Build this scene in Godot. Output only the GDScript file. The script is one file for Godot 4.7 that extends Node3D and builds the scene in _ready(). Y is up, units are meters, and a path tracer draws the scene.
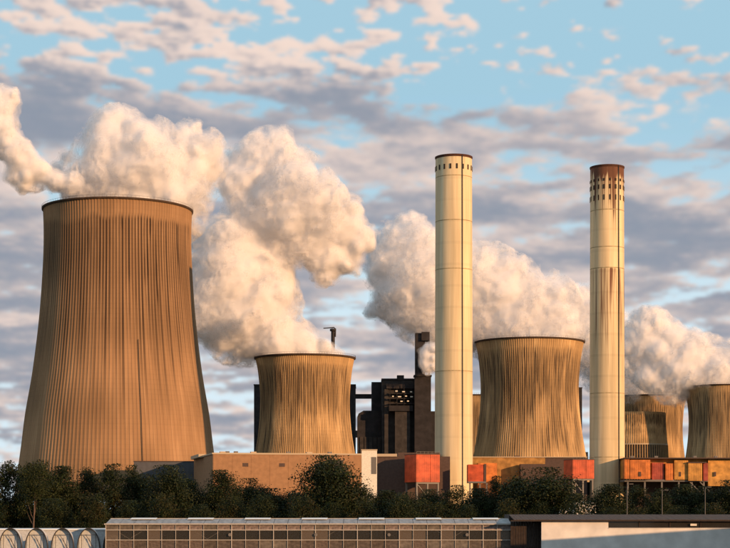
extends Node3D
# A lignite power station at golden hour, seen across a greenhouse and a belt of trees. Metres, y up, the camera looks along -z.

const SUN_AZIMUTH := 48.5    # degrees to the right of straight behind the camera
const SUN_HEIGHT := 12.0

var taken := {}
var mat := {}
var rng := RandomNumberGenerator.new()


# ---------------------------------------------------------------- mesh helpers
class Shape:
	var v := PackedVector3Array()
	var n := PackedVector3Array()
	var uv := PackedVector2Array()
	var col := PackedColorArray()
	var tint := Color(1, 1, 1)
	var colored := false

	func tri(a: Vector3, b: Vector3, c: Vector3, na: Vector3, nb: Vector3, nc: Vector3, ua := Vector2.ZERO, ub := Vector2.ZERO, uc := Vector2.ZERO) -> void:
		if (b - a).cross(c - a).dot(na + nb + nc) > 0.0:   # front faces run clockwise
			v.append_array(PackedVector3Array([a, c, b])); n.append_array(PackedVector3Array([na, nc, nb])); uv.append_array(PackedVector2Array([ua, uc, ub]))
		else:
			v.append_array(PackedVector3Array([a, b, c])); n.append_array(PackedVector3Array([na, nb, nc])); uv.append_array(PackedVector2Array([ua, ub, uc]))
		if colored:
			col.append_array(PackedColorArray([tint, tint, tint]))

	func quad(a: Vector3, b: Vector3, c: Vector3, d: Vector3, nn: Vector3) -> void:
		var w := (b - a).length()
		var h := (d - a).length()
		tri(a, b, c, nn, nn, nn, Vector2(0, h), Vector2(w, h), Vector2(w, 0))
		tri(a, c, d, nn, nn, nn, Vector2(0, h), Vector2(w, 0), Vector2(0, 0))

	# a box with small chamfered vertical edges
	func box(c: Vector3, s: Vector3, b := Basis.IDENTITY) -> void:
		var h := s / 2
		for k in 3:
			for sg in [-1.0, 1.0]:
				var nn := Vector3.ZERO; nn[k] = sg
				var u := Vector3.ZERO; u[(k + 1) % 3] = h[(k + 1) % 3]
				var w := Vector3.ZERO; w[(k + 2) % 3] = h[(k + 2) % 3]
				var o := Vector3.ZERO; o[k] = sg * h[k]
				quad(c + b * (o - u - w), c + b * (o + u - w), c + b * (o + u + w), c + b * (o - u + w), b * nn)

	func bar(a: Vector3, b: Vector3, t: float, t2 := -1.0) -> void:
		var d := (b - a)
		var up := Vector3.UP if absf(d.normalized().y) < 0.95 else Vector3.FORWARD
		var x := d.cross(up).normalized()
		var y := x.cross(d).normalized()
		box((a + b) / 2, Vector3(t, t if t2 < 0 else t2, d.length()), Basis(x, y, -d.normalized()))

	func tube(path: Array, radii: Array, seg := 8, cap := true) -> void:
		var rings := []
		for i in path.size():
			var d: Vector3 = (path[mini(i + 1, path.size() - 1)] - path[maxi(i - 1, 0)]).normalized()
			var up := Vector3.RIGHT if absf(d.x) < 0.9 else Vector3.FORWARD
			var x := d.cross(up).normalized()
			var y := x.cross(d).normalized()
			var ring := []
			for k in seg:
				var a := TAU * k / seg
				ring.append([path[i] + (x * cos(a) + y * sin(a)) * radii[i], x * cos(a) + y * sin(a)])
			rings.append(ring)
		for i in path.size() - 1:
			for k in seg:
				var p = rings[i][k]; var q = rings[i][(k + 1) % seg]; var r = rings[i + 1][(k + 1) % seg]; var s = rings[i + 1][k]
				tri(p[0], q[0], r[0], p[1], q[1], r[1]); tri(p[0], r[0], s[0], p[1], r[1], s[1])
		if cap:
			for e in [0, path.size() - 1]:
				var dd: Vector3 = (path[e] - path[1 if e == 0 else e - 1]).normalized()
				for k in range(1, seg - 1):
					tri(rings[e][0][0], rings[e][k][0], rings[e][k + 1][0], dd, dd, dd)

	# profile: [radius, height] from bottom to top; ribs > 0 sets that many raised ribs round the shell
	func lathe(profile: Array, seg: int, ribs := 0, rib := 0.0, inward := false) -> void:
		var h0: float = profile[0][1]
		var h1: float = profile[-1][1]
		var per := 4
		var count := ribs * per if ribs > 0 else seg
		for i in profile.size() - 1:
			var ra: float = profile[i][0]; var rb: float = profile[i + 1][0]
			var ya: float = profile[i][1]; var yb: float = profile[i + 1][1]
			var sa: float = slope(profile, i); var sb: float = slope(profile, i + 1)
			for k in count:
				var a0 := TAU * k / count
				var a1 := TAU * (k + 1) / count
				var up0 := 0.0
				var up1 := 0.0
				if ribs > 0:
					up0 = rib if k % per == 0 or k % per == 1 else 0.0
					up1 = rib if (k + 1) % per == 0 or (k + 1) % per == 1 else 0.0
					a0 = TAU * (k / per + [0.0, 0.3, 0.42, 0.88][k % per]) / ribs
					a1 = TAU * ((k + 1) / per + [0.0, 0.3, 0.42, 0.88][(k + 1) % per]) / ribs
				var c0 := Vector3(cos(a0), 0, sin(a0)); var c1 := Vector3(cos(a1), 0, sin(a1))
				var p := c0 * (ra + up0) + Vector3.UP * ya; var q := c1 * (ra + up1) + Vector3.UP * ya
				var r := c1 * (rb + up1) + Vector3.UP * yb; var s := c0 * (rb + up0) + Vector3.UP * yb
				var n0 := c0; var n1 := c1
				if ribs > 0:
					n0 = (q - p).cross(Vector3.UP).normalized()
					if n0.dot(c0) < 0: n0 = -n0
					n1 = n0
				var sg := -1.0 if inward else 1.0
				var u0 := float(k) / count; var u1 := float(k + 1) / count
				var va := 1.0 - (ya - h0) / (h1 - h0); var vb := 1.0 - (yb - h0) / (h1 - h0)
				tri(p, q, r, (n0 + Vector3.UP * sa).normalized() * sg, (n1 + Vector3.UP * sa).normalized() * sg, (n1 + Vector3.UP * sb).normalized() * sg, Vector2(u0, va), Vector2(u1, va), Vector2(u1, vb))
				tri(p, r, s, (n0 + Vector3.UP * sa).normalized() * sg, (n1 + Vector3.UP * sb).normalized() * sg, (n0 + Vector3.UP * sb).normalized() * sg, Vector2(u0, va), Vector2(u1, vb), Vector2(u0, vb))

	func slope(profile: Array, i: int) -> float:
		var a = profile[maxi(i - 1, 0)]; var b = profile[mini(i + 1, profile.size() - 1)]
		return -(b[0] - a[0]) / maxf(b[1] - a[1], 0.01)

	func mesh() -> ArrayMesh:
		var arrays := []
		arrays.resize(Mesh.ARRAY_MAX)
		arrays[Mesh.ARRAY_VERTEX] = v
		arrays[Mesh.ARRAY_NORMAL] = n
		arrays[Mesh.ARRAY_TEX_UV] = uv
		if colored: arrays[Mesh.ARRAY_COLOR] = col
		var m := ArrayMesh.new()
		m.add_surface_from_arrays(Mesh.PRIMITIVE_TRIANGLES, arrays)
		return m


# ---------------------------------------------------------------- scene helpers
func numbered(called: String) -> String:
	taken[called] = taken.get(called, -1) + 1
	return called if taken[called] == 0 else "%s_%03d" % [called, taken[called]]


func thing(called: String, label: String, category: String, at := Vector3.ZERO, turn := 0.0, group := "") -> Node3D:
	var o := Node3D.new()
	o.name = numbered(called)
	add_child(o)
	o.position = at
	o.rotation.y = turn
	o.set_meta("label", label)
	o.set_meta("category", category)
	if group: o.set_meta("group", group)
	return o


func copy(o: Node3D, called: String, label: String, at: Vector3, turn := 0.0, size := Vector3.ONE, group := "") -> Node3D:
	var c: Node3D = o.duplicate()
	c.name = numbered(called)
	add_child(c)
	c.position = at
	c.rotation.y = turn
	c.scale = size
	c.set_meta("label", label)
	if group: c.set_meta("group", group)
	return c


func part(called: String, m: Mesh, material: Material, parent: Node, at := Vector3.ZERO) -> MeshInstance3D:
	var o := MeshInstance3D.new()
	o.name = called
	o.mesh = m
	o.material_override = material
	parent.add_child(o, true)
	o.position = at
	return o


func structure(called: String, m: Mesh, material: Material) -> MeshInstance3D:
	var o := part(called, m, material, self)
	o.set_meta("kind", "structure")
	return o


# a box between two corners of its front face, given in the scene's metres, that runs DEPTH metres back
func block(parent: Node3D, called: String, a: Vector3, b: Vector3, depth: float, material: Material, owner_node: Node3D = null) -> MeshInstance3D:
	var s := Shape.new()
	var lo := Vector3(minf(a.x, b.x), minf(a.y, b.y), a.z - depth)
	var hi := Vector3(maxf(a.x, b.x), maxf(a.y, b.y), a.z)
	s.box((lo + hi) / 2 - parent.position, hi - lo)
	return part(called, s.mesh(), material, parent if owner_node == null else owner_node)


func paint(color: Color, rough := 0.8, metal := 0.0) -> StandardMaterial3D:
	var m := StandardMaterial3D.new()
	m.albedo_color = color.linear_to_srgb()
	m.roughness = rough
	m.metallic = metal
	m.metallic_specular = 0.35
	return m


func grain_texture(frequency: float, dark: float, seed_: int, size := 256) -> NoiseTexture2D:
	var f := FastNoiseLite.new()
	f.seed = seed_
	f.frequency = frequency
	f.fractal_octaves = 5
	var t := NoiseTexture2D.new()
	t.width = size; t.height = size; t.seamless = true; t.noise = f
	var g := Gradient.new()
	g.set_color(0, Color(dark, dark, dark)); g.set_color(1, Color(1, 1, 1))
	t.color_ramp = g
	return t


# a plain material with world-mapped grain: tone patches of the size in metres
func grained(color: Color, size: float, grain: Texture2D, rough := 0.85, metal := 0.0) -> StandardMaterial3D:
	var m := paint(color, rough, metal)
	m.albedo_texture = grain
	m.uv1_triplanar = true
	m.uv1_world_triplanar = true
	m.uv1_scale = Vector3.ONE / size
	return m


# profiled sheet: vertical ribs of the pitch in metres, with a little grain
func sheet(color: Color, pitch: float, grain: Texture2D, size: float) -> StandardMaterial3D:
	var m := grained(color, size, grain, 0.6)
	m.detail_enabled = false
	return m


# ---------------------------------------------------------------- textures
func encode(c: float) -> int:
	return int(clampf(255.0 * (1.055 * pow(maxf(c, 0.0), 1.0 / 2.4) - 0.055 if c > 0.0031308 else 12.92 * c), 0, 255))


func step(a: float, b: float, x: float) -> float:
	var t := clampf((x - a) / (b - a), 0.0, 1.0)
	return t * t * (3.0 - 2.0 * t)


# rain and soot streaks running down a round concrete shell; u runs round it, v down it
func streaks(w: int, h: int, seed_: int, cols: float, base: Color, dark: Color, pale: Color, amount: Callable, lifts: int, ribs := 120, groove := 0.0) -> ImageTexture:
	var fine := FastNoiseLite.new(); fine.seed = seed_; fine.frequency = 1.0; fine.fractal_octaves = 3
	var broad := FastNoiseLite.new(); broad.seed = seed_ + 7; broad.frequency = 1.0; broad.fractal_octaves = 4
	var lut := PackedByteArray(); lut.resize(1025)
	for i in 1025: lut[i] = encode(i / 1024.0)
	var data := PackedByteArray(); data.resize(w * h * 3)
	var stain := PackedFloat32Array()   # how dirty each groove is, and how far down the dirt has run
	var reach := PackedFloat32Array()
	var rr := RandomNumberGenerator.new(); rr.seed = seed_
	for k in ribs:
		stain.append(rr.randf_range(0.55, 1.0)); reach.append(rr.randf_range(0.45, 0.85))
	var rf := cols / TAU
	var rb := 2.2
	for y in h:
		var v := float(y) / h
		var lift := 0.94 if fposmod(v * lifts, 1.0) < 0.12 else 1.0
		var lift_tone := 1.0 + 0.08 * sin(floorf(v * lifts) * 12.9898)
		for x in w:
			var a := TAU * x / w
			var ca := cos(a); var sa := sin(a)
			var f := fine.get_noise_3d(ca * rf, sa * rf, v * 4.0)
			var b := broad.get_noise_3d(ca * rb, sa * rb, v * 2.4)
			var g := fine.get_noise_3d(ca * rf * 0.45 + 50.0, sa * rf * 0.45, v * 1.6)
			var soot: float = amount.call(v, b)
			var d := step(-0.25, 0.55, f * 0.8 + g * 0.9 + soot)
			if groove > 0.0:
				var k := int(float(x) / w * ribs)
				var in_rib := float(x) / w * ribs - k
				var dirt := stain[k] * step(0.24, 0.5, in_rib) * step(1.0, 0.72, in_rib) * step(0.045, 0.075, v + b * 0.03) * step(reach[k], reach[k] * 0.45, v + f * 0.1)
				d = clampf(d + dirt * groove, 0.0, 1.0)
			var e := step(0.15, 0.6, g * 0.9 - f * 0.5 + b * 0.4)
			var t := (1.0 + b * 0.35) * lift * lift_tone
			var r := lerpf(lerpf(base.r, pale.r, e * 0.7), dark.r, d) * t
			var gg := lerpf(lerpf(base.g, pale.g, e * 0.7), dark.g, d) * t
			var bb := lerpf(lerpf(base.b, pale.b, e * 0.7), dark.b, d) * t
			var o := (y * w + x) * 3
			data[o] = lut[int(clampf(r, 0, 1) * 1024)]
			data[o + 1] = lut[int(clampf(gg, 0, 1) * 1024)]
			data[o + 2] = lut[int(clampf(bb, 0, 1) * 1024)]
	return ImageTexture.create_from_image(Image.create_from_data(w, h, false, Image.FORMAT_RGB8, data))


func wrapped(t: Texture2D, rough := 0.9) -> StandardMaterial3D:
	var m := StandardMaterial3D.new()
	m.albedo_texture = t
	m.roughness = rough
	m.metallic_specular = 0.3
	return m


# ---------------------------------------------------------------- sky
func make_sky() -> ImageTexture:
	var w := 4096
	var h := 2048
	var img := Image.create_empty(w, h, false, Image.FORMAT_RGB8)
	img.fill(Color(0.20, 0.21, 0.19))
	# the band near the horizon in full detail, the rest of the dome from a coarser image
	var high := sky_rows(1024, 512, 0, 256)
	high.resize(w, 1024, Image.INTERPOLATE_CUBIC)
	img.blit_rect(high, Rect2i(0, 0, w, 1024), Vector2i.ZERO)
	var top := 1024 - 216
	var low := sky_rows(w, h, top, 1024)
	img.blit_rect(low, Rect2i(0, 0, w, 1024 - top), Vector2i(0, top))
	return ImageTexture.create_from_image(img)


func sky_rows(w: int, h: int, from: int, to: int) -> Image:
	var big := FastNoiseLite.new(); big.seed = 11; big.frequency = 0.42; big.fractal_octaves = 3
	var fluff := FastNoiseLite.new(); fluff.seed = 29; fluff.frequency = 3.0; fluff.fractal_octaves = 5; fluff.fractal_gain = 0.55
	var puff := FastNoiseLite.new(); puff.seed = 5; puff.frequency = 10.0; puff.fractal_octaves = 4; puff.fractal_gain = 0.5
	var sheet_ := FastNoiseLite.new(); sheet_.seed = 63; sheet_.frequency = 1.25; sheet_.fractal_octaves = 5; sheet_.fractal_gain = 0.5
	var lut := PackedByteArray(); lut.resize(1025)
	for i in 1025: lut[i] = encode(i / 1024.0)
	var data := PackedByteArray(); data.resize(w * (to - from) * 3)
	var sun := Vector2(sin(deg_to_rad(SUN_AZIMUTH)), -cos(deg_to_rad(SUN_AZIMUTH)))   # towards the sun, y = ahead of the camera
	for row in range(from, to):
		var e := 90.0 - (row + 0.5) * 180.0 / h
		var s := 1.0 / tan(deg_to_rad(e + 3.2))
		var upper := step(12.4, 15.2, e)          # the layer breaks up into single puffs overhead
		var cover := lerpf(0.235, -0.03, upper) - 0.14 * step(6.0, 1.0, e)
		var air := Color(0.315, 0.51, 0.63).lerp(Color(0.60, 0.73, 0.80), step(14.0, 4.0, e))
		var far := step(10.0, 3.5, e)             # puffs merge into even sheets with distance
		for x in w:
			var a := TAU * (x + 0.5) / w
			var px := sin(a) * s
			var py := cos(a) * s
			var b := big.get_noise_2d(px + 11.9, py * 0.8 + 9.1)
			var f := fluff.get_noise_2d(px, py * 0.75)
			var p := puff.get_noise_2d(px, py * 0.8)
			var kf := lerpf(lerpf(0.62, 0.5, far), 0.46, upper)
			var kp := lerpf(lerpf(0.24, 0.16, far), 0.58, upper)
			var n := f * kf + p * kp + b * lerpf(0.42, 0.26, upper)
			var toward := fluff.get_noise_2d(px + sun.x * 0.035, py * 0.75 + sun.y * 0.03) * kf + puff.get_noise_2d(px + sun.x * 0.016, py * 0.8 + sun.y * 0.016) * kp
			var lit := clampf((f * kf + p * kp - toward) * 4.5, -1.0, 1.0)
			var c := n + cover
			var alpha := step(lerpf(-0.07, -0.02, upper), lerpf(0.20, 0.15, upper), c)
			var thick := step(0.0, 0.5, c)
			var roll := sheet_.get_noise_2d(px * 0.8, py * 1.15)
			# cream where the low sun reaches the puffs, lavender grey where the layer is deep
			var bright := 1.0 / (1.0 + exp(-4.6 * (lerpf(0.08, 0.14, upper) - thick * 0.50 + lit * lerpf(0.24, 0.5, upper) + roll * 0.85 + p * 0.12)))
			var cr := lerpf(0.235, 0.78, bright)
			var cg := lerpf(0.27, 0.62, bright)
			var cb := lerpf(0.335, 0.54, bright)
			var o := ((row - from) * w + x) * 3
			data[o] = lut[int(clampf(lerpf(air.r, cr, alpha), 0, 1) * 1024)]
			data[o + 1] = lut[int(clampf(lerpf(air.g, cg, alpha), 0, 1) * 1024)]
			data[o + 2] = lut[int(clampf(lerpf(air.b, cb, alpha), 0, 1) * 1024)]
	return Image.create_from_data(w, to - from, false, Image.FORMAT_RGB8, data)


# ---------------------------------------------------------------- steam
# A plume is a field of overlapping puffs roughened by noise; its surfaces at falling density are nested veils round an opaque heart.
const LEVELS := [1.0, 0.80, 0.64, 0.50, 0.38, 0.27, 0.17, 0.08]
const ALPHAS := [1.0, 0.42, 0.33, 0.26, 0.20, 0.15, 0.11, 0.08]


func steam(called: String, label: String, blobs: Array, cell: float, seed_: int, fine_size := 18.0, rough := 0.42) -> Node3D:
	var first: Array = blobs[0]
	var root := thing(called, label, "steam plume", Vector3(first[0], first[1], first[2]), 0.0, "steam plumes over the cooling towers")
	var made := vapour_meshes(blobs, cell, seed_, fine_size, rough, LEVELS, root.position)
	for l in made.size():
		if made[l] != null: part("heart" if l == 0 else "veil", made[l], vapour(ALPHAS[l]), root)
	return root


func vapour_meshes(blobs: Array, cell: float, seed_: int, fine_size: float, rough: float, levels: Array, origin: Vector3) -> Array:
	var made := []
	var r := RandomNumberGenerator.new()
	r.seed = seed_ * 17 + 1
	for b in blobs.duplicate():   # smaller puffs bulge out of each large one
		b[3] *= 1.31
		if b[3] < 6.0: continue
		for k in 8:
			var d: Vector3 = Vector3(r.randfn(), r.randfn(), r.randfn()).normalized() * b[3] * r.randf_range(0.62, 0.86)
			blobs.append([b[0] + d.x, b[1] + d.y, b[2] + d.z, b[3] * r.randf_range(0.24, 0.46)])
	var lo := Vector3.INF
	var hi := -Vector3.INF
	for b in blobs:
		var c := Vector3(b[0], b[1], b[2])
		lo = lo.min(c - Vector3.ONE * b[3] * 1.35); hi = hi.max(c + Vector3.ONE * b[3] * 1.35)
	var nx := int((hi.x - lo.x) / cell) + 2
	var ny := int((hi.y - lo.y) / cell) + 2
	var nz := int((hi.z - lo.z) / cell) + 2
	var field := PackedFloat32Array(); field.resize(nx * ny * nz)
	for b in blobs:
		var c := (Vector3(b[0], b[1], b[2]) - lo) / cell
		var rad: float = b[3] * 1.22 / cell
		var rr := 1.0 / (rad * rad)
		for z in range(maxi(0, int(c.z - rad)), mini(nz, int(c.z + rad) + 2)):
			for y in range(maxi(0, int(c.y - rad)), mini(ny, int(c.y + rad) + 2)):
				var dyz := ((y - c.y) * (y - c.y) + (z - c.z) * (z - c.z)) * rr
				if dyz >= 1.0: continue
				var half := rad * sqrt(1.0 - dyz)
				var row := (z * ny + y) * nx
				for x in range(maxi(0, int(c.x - half)), mini(nx, int(c.x + half) + 2)):
					var q := 1.0 - dyz - (x - c.x) * (x - c.x) * rr
					if q > 0.0: field[row + x] += q * q
	var cells := FastNoiseLite.new(); cells.seed = seed_; cells.noise_type = FastNoiseLite.TYPE_CELLULAR; cells.cellular_return_type = FastNoiseLite.RETURN_DISTANCE
	cells.frequency = 1.0 / fine_size; cells.fractal_type = FastNoiseLite.FRACTAL_FBM; cells.fractal_octaves = 4; cells.fractal_gain = 0.5
	var soft := FastNoiseLite.new(); soft.seed = seed_ + 3; soft.frequency = 1.0 / 30.0; soft.fractal_octaves = 5; soft.fractal_gain = 0.52
	var curl := FastNoiseLite.new(); curl.seed = seed_ + 5; curl.frequency = 1.0 / 9.0; curl.fractal_octaves = 2
	for z in nz:
		for y in ny:
			var row := (z * ny + y) * nx
			for x in nx:
				var q := field[row + x]
				if q <= 0.004: continue
				q = minf(q, 1.6)
				var wx := lo.x + x * cell; var wy := lo.y + y * cell; var wz := lo.z + z * cell
				var s := soft.get_noise_3d(wx, wy, wz)
				var torn := lerpf(1.9, 1.0, clampf(q * 2.0, 0.0, 1.0))
				field[row + x] = q + ((-0.5 - cells.get_noise_3d(wx + s * 9.0, wy - s * 7.0, wz)) * rough + s * 0.46 + curl.get_noise_3d(wx, wy, wz) * 0.22) * torn
	var off := lo - origin
	# cells that hold some surface
	var list := PackedInt32Array()
	var cmin := PackedFloat32Array()
	var cmax := PackedFloat32Array()
	var sy := nx
	var sz := nx * ny
	for z in nz - 1:
		for y in ny - 1:
			var row := (z * ny + y) * nx
			for x in nx - 1:
				var i := row + x
				var a := field[i]; var b := field[i + 1]; var c := field[i + sy]; var d := field[i + sy + 1]
				var e := field[i + sz]; var f := field[i + sz + 1]; var g := field[i + sz + sy]; var k := field[i + sz + sy + 1]
				var most := maxf(maxf(maxf(a, b), maxf(c, d)), maxf(maxf(e, f), maxf(g, k)))
				if most < 0.04: continue
				var least := minf(minf(minf(a, b), minf(c, d)), minf(minf(e, f), minf(g, k)))
				if least > 1.01: continue
				list.append(i); cmin.append(least); cmax.append(most)
	var corner := PackedInt32Array([0, 1, sy, sy + 1, sz, sz + 1, sz + sy, sz + sy + 1])
	var edges := [[0, 1], [2, 3], [4, 5], [6, 7], [0, 2], [1, 3], [4, 6], [5, 7], [0, 4], [1, 5], [2, 6], [3, 7]]
	for l in levels.size():
		var t: float = levels[l]
		var index := {}
		var verts := PackedVector3Array()
		var norms := PackedVector3Array()
		for j in list.size():
			if cmin[j] >= t or cmax[j] < t: continue
			var i := list[j]
			var vals := []
			for k in 8: vals.append(field[i + corner[k]])
			var sum := Vector3.ZERO
			var count := 0
			for ed in edges:
				var fa: float = vals[ed[0]]
				var fb: float = vals[ed[1]]
				if (fa < t) == (fb < t): continue
				var u := (t - fa) / (fb - fa)
				var ca: int = ed[0]; var cb: int = ed[1]
				sum += Vector3(lerpf(ca & 1, cb & 1, u), lerpf((ca >> 1) & 1, (cb >> 1) & 1, u), lerpf(ca >> 2, cb >> 2, u))
				count += 1
			if count == 0: continue
			var x := i % nx
			var y := (i / nx) % ny
			var z := i / sz
			index[i] = verts.size()
			verts.append(off + (Vector3(x, y, z) + sum / count) * cell)
			var g := Vector3(vals[1] + vals[3] + vals[5] + vals[7] - vals[0] - vals[2] - vals[4] - vals[6], vals[2] + vals[3] + vals[6] + vals[7] - vals[0] - vals[1] - vals[4] - vals[5], vals[4] + vals[5] + vals[6] + vals[7] - vals[0] - vals[1] - vals[2] - vals[3])
			norms.append(-g.normalized() if g.length() > 1e-6 else Vector3.UP)
		var tris := PackedInt32Array()
		for i in index:
			for ax in 3:
				var step_ := [1, sy, sz][ax] as int
				if i + step_ >= field.size(): continue
				var fa := field[i]
				var fb := field[i + step_]
				if (fa < t) == (fb < t): continue
				var s1 := [sy, sz, 1][ax] as int
				var s2 := [sz, 1, sy][ax] as int
				var q0 = index.get(i); var q1 = index.get(i - s1); var q2 = index.get(i - s1 - s2); var q3 = index.get(i - s2)
				if q1 == null or q2 == null or q3 == null: continue
				if fa < t: tris.append_array(PackedInt32Array([q0, q2, q1, q0, q3, q2]))
				else: tris.append_array(PackedInt32Array([q0, q1, q2, q0, q2, q3]))
		if tris.is_empty():
			made.append(null)
			continue
		# faces run clockwise seen from outside
		var cc := (verts[tris[1]] - verts[tris[0]]).cross(verts[tris[2]] - verts[tris[0]])
		if cc.dot(norms[tris[0]]) > 0:
			for k in range(0, tris.size(), 3):
				var sw := tris[k + 1]; tris[k + 1] = tris[k + 2]; tris[k + 2] = sw
		var arrays := []
		arrays.resize(Mesh.ARRAY_MAX)
		arrays[Mesh.ARRAY_VERTEX] = verts
		arrays[Mesh.ARRAY_NORMAL] = norms
		arrays[Mesh.ARRAY_INDEX] = tris
		var m := ArrayMesh.new()
		m.add_surface_from_arrays(Mesh.PRIMITIVE_TRIANGLES, arrays)
		made.append(m)
	return made


func vapour(alpha: float) -> StandardMaterial3D:
	var key := "vapour%.2f" % alpha
	if not mat.has(key):
		var m := StandardMaterial3D.new()
		m.albedo_color = Color(0.965, 0.965, 0.975, alpha)
		m.roughness = 1.0
		m.specular_mode = BaseMaterial3D.SPECULAR_DISABLED
		m.backlight_enabled = true
		m.backlight = Color(1.0, 1.0, 1.0)
		if alpha < 1.0: m.transparency = BaseMaterial3D.TRANSPARENCY_ALPHA
		mat[key] = m
	return mat[key]


# ---------------------------------------------------------------- trees
func crown(r: RandomNumberGenerator, wide: float, tall: float, low: float, clumps: int, leaves: int, leaf: float, hues: Array, bloom := 0.0) -> ArrayMesh:
	var s := Shape.new()
	s.colored = true
	for c in clumps:
		# clump centres fill the crown's outer half, more of them high up
		var d := Vector3(r.randfn(), r.randfn(), r.randfn()).normalized()
		var reach := pow(r.randf(), 0.4)
		var at := Vector3(d.x * wide / 2 * reach, 0, d.z * wide / 2 * reach)
		var hh := (d.y * reach + 1.0) / 2
		at.y = low + (tall - low) * hh
		var taper := 1.0 - 0.35 * hh
		at.x *= taper; at.z *= taper
		var size := wide * r.randf_range(0.10, 0.19)
		var hue: Color = hues[r.randi() % hues.size()]
		var tone := r.randf_range(0.75, 1.25)
		var flower := r.randf() < bloom
		for i in leaves:
			var o := Vector3(r.randfn(), r.randfn() * 0.75, r.randfn()).limit_length(1.75) * size * 0.62
			var p := at + o
			if p.y > tall: p.y = tall - (p.y - tall) * 0.5
			var nn := (o.normalized() * 0.6 + Vector3(r.randfn(), r.randfn() + 0.5, r.randfn()) * 0.6).normalized()
			var u := nn.cross(Vector3(r.randfn(), r.randfn(), r.randfn())).normalized()
			var w := nn.cross(u)
			var k := leaf * r.randf_range(0.6, 1.3)
			s.tint = hue * (tone * r.randf_range(0.75, 1.25))
			if flower and r.randf() < 0.5: s.tint = Color(0.62, 0.58, 0.52) * r.randf_range(0.7, 1.1)
			s.tint.a = 1.0
			s.tri(p - u * k, p + w * k * 0.55, p + u * k, nn, nn, nn)
			s.tri(p - u * k, p - w * k * 0.55 - nn * k * 0.2, p + u * k, nn, nn, nn)
	return s.mesh()


func trunk(r: RandomNumberGenerator, tall: float, thick: float, limbs: int, spread: float) -> ArrayMesh:
	var s := Shape.new()
	var lean := Vector3(r.randf_range(-0.4, 0.4), 0, r.randf_range(-0.4, 0.4))
	s.tube([Vector3.ZERO - Vector3.UP * 0.2, Vector3(0, tall * 0.2, 0) + lean * 0.3, Vector3(0, tall * 0.5, 0) + lean, Vector3(0, tall * 0.85, 0) + lean * 1.6], [thick * 1.25, thick * 0.9, thick * 0.6, thick * 0.12], 8)
	for i in limbs:
		var h := tall * r.randf_range(0.22, 0.6)
		var a := r.randf() * TAU
		var out := Vector3(cos(a), 0, sin(a)) * spread * r.randf_range(0.5, 0.9)
		var from := Vector3(0, h, 0) + lean * (h / tall * 1.7)
		s.tube([from, from + out * 0.45 + Vector3.UP * tall * 0.09, from + out + Vector3.UP * tall * r.randf_range(0.18, 0.3)], [thick * 0.42, thick * 0.28, thick * 0.08], 6)
	return s.mesh()


func tree(label: String, category: String, crown_mesh: Mesh, trunk_mesh: Mesh, bark: Material, called: String) -> Node3D:
	var t := thing(called, label, category)
	part("trunk", trunk_mesh, bark, t)
	part("crown", crown_mesh, mat.leaf, t)
	return t


# ---------------------------------------------------------------- power station
func cooling_tower(called: String, label: String, at: Vector3, profile: Array, shell_mat: Material, inlet: float, ladder_angle: float, group: String) -> Node3D:
	var t := thing(called, label, "cooling tower", at, 0.0, group)
	var top: float = profile[-1][1]
	var r_top: float = profile[-1][0]
	var s := Shape.new()
	s.lathe(profile, 0, 150, 0.2)
	part("shell", s.mesh(), shell_mat, t)
	s = Shape.new()
	var inner := []
	for p in profile: inner.append([p[0] - 0.8, p[1]])
	s.lathe(inner, 96, 0, 0.0, true)
	part("inner_lining", s.mesh(), mat.soot_concrete, t)
	# stiffening ring with a walkway at the lip
	s = Shape.new()
	s.lathe([[r_top + 0.24, top - 1.1], [r_top + 0.9, top - 0.8], [r_top + 0.95, top + 0.05]], 120)
	s.lathe([[r_top + 0.95, top + 0.05], [r_top - 0.8, top + 0.055]], 120)
	part("rim", s.mesh(), mat.rim, t)
	s = Shape.new()
	for k in 120:
		var a := TAU * k / 120
		var b := TAU * (k + 1) / 120
		var c0 := Vector3(cos(a), 0, sin(a)) * (r_top + 0.85); var c1 := Vector3(cos(b), 0, sin(b)) * (r_top + 0.85)
		s.bar(c0 + Vector3.UP * (top + 0.05), c0 + Vector3.UP * (top + 1.15), 0.08)
		s.bar(c0 + Vector3.UP * (top + 1.12), c1 + Vector3.UP * (top + 1.12), 0.08)
	part("railing", s.mesh(), mat.dark_steel, t)
	# ladder with safety hoops up the outside
	s = Shape.new()
	var ld := Vector3(sin(ladder_angle), 0, cos(ladder_angle))
	for i in profile.size() - 1:
		if profile[i + 1][1] < inlet or profile[i][1] > 96.0: continue
		s.bar(ld * (profile[i][0] + 0.75) + Vector3.UP * profile[i][1], ld * (profile[i + 1][0] + 0.75) + Vector3.UP * profile[i + 1][1], 0.26)
	if s.v.size(): part("ladder", s.mesh(), mat.dark_steel, t)
	# slanting columns that carry the shell above the air inlet
	s = Shape.new()
	var r0: float = profile[0][0]
	for k in 44:
		var a := TAU * k / 44
		for d in [-1.0, 1.0]:
			var b: float = a + d * TAU / 88
			s.tube([Vector3(cos(a), 0, sin(a)) * (r0 + 2.0), Vector3(cos(b), 0, sin(b)) * (r0 - 0.2) + Vector3.UP * (profile[0][1] + 0.3)], [0.5, 0.5], 6)
	var cols := part("inlet_columns", s.mesh(), mat.soot_concrete, t)
	cols.set_meta("kind", "stuff")
	s = Shape.new()
	s.lathe([[r0 + 4.0, -0.3], [r0 + 4.0, 1.8], [r0 + 3.4, 1.85]], 96)
	part("basin", s.mesh(), mat.soot_concrete, t)
	return t


func scaled(profile: Array, k: float) -> Array:
	return profile.map(func(p): return [p[0] * k, p[1] * k])


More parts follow.
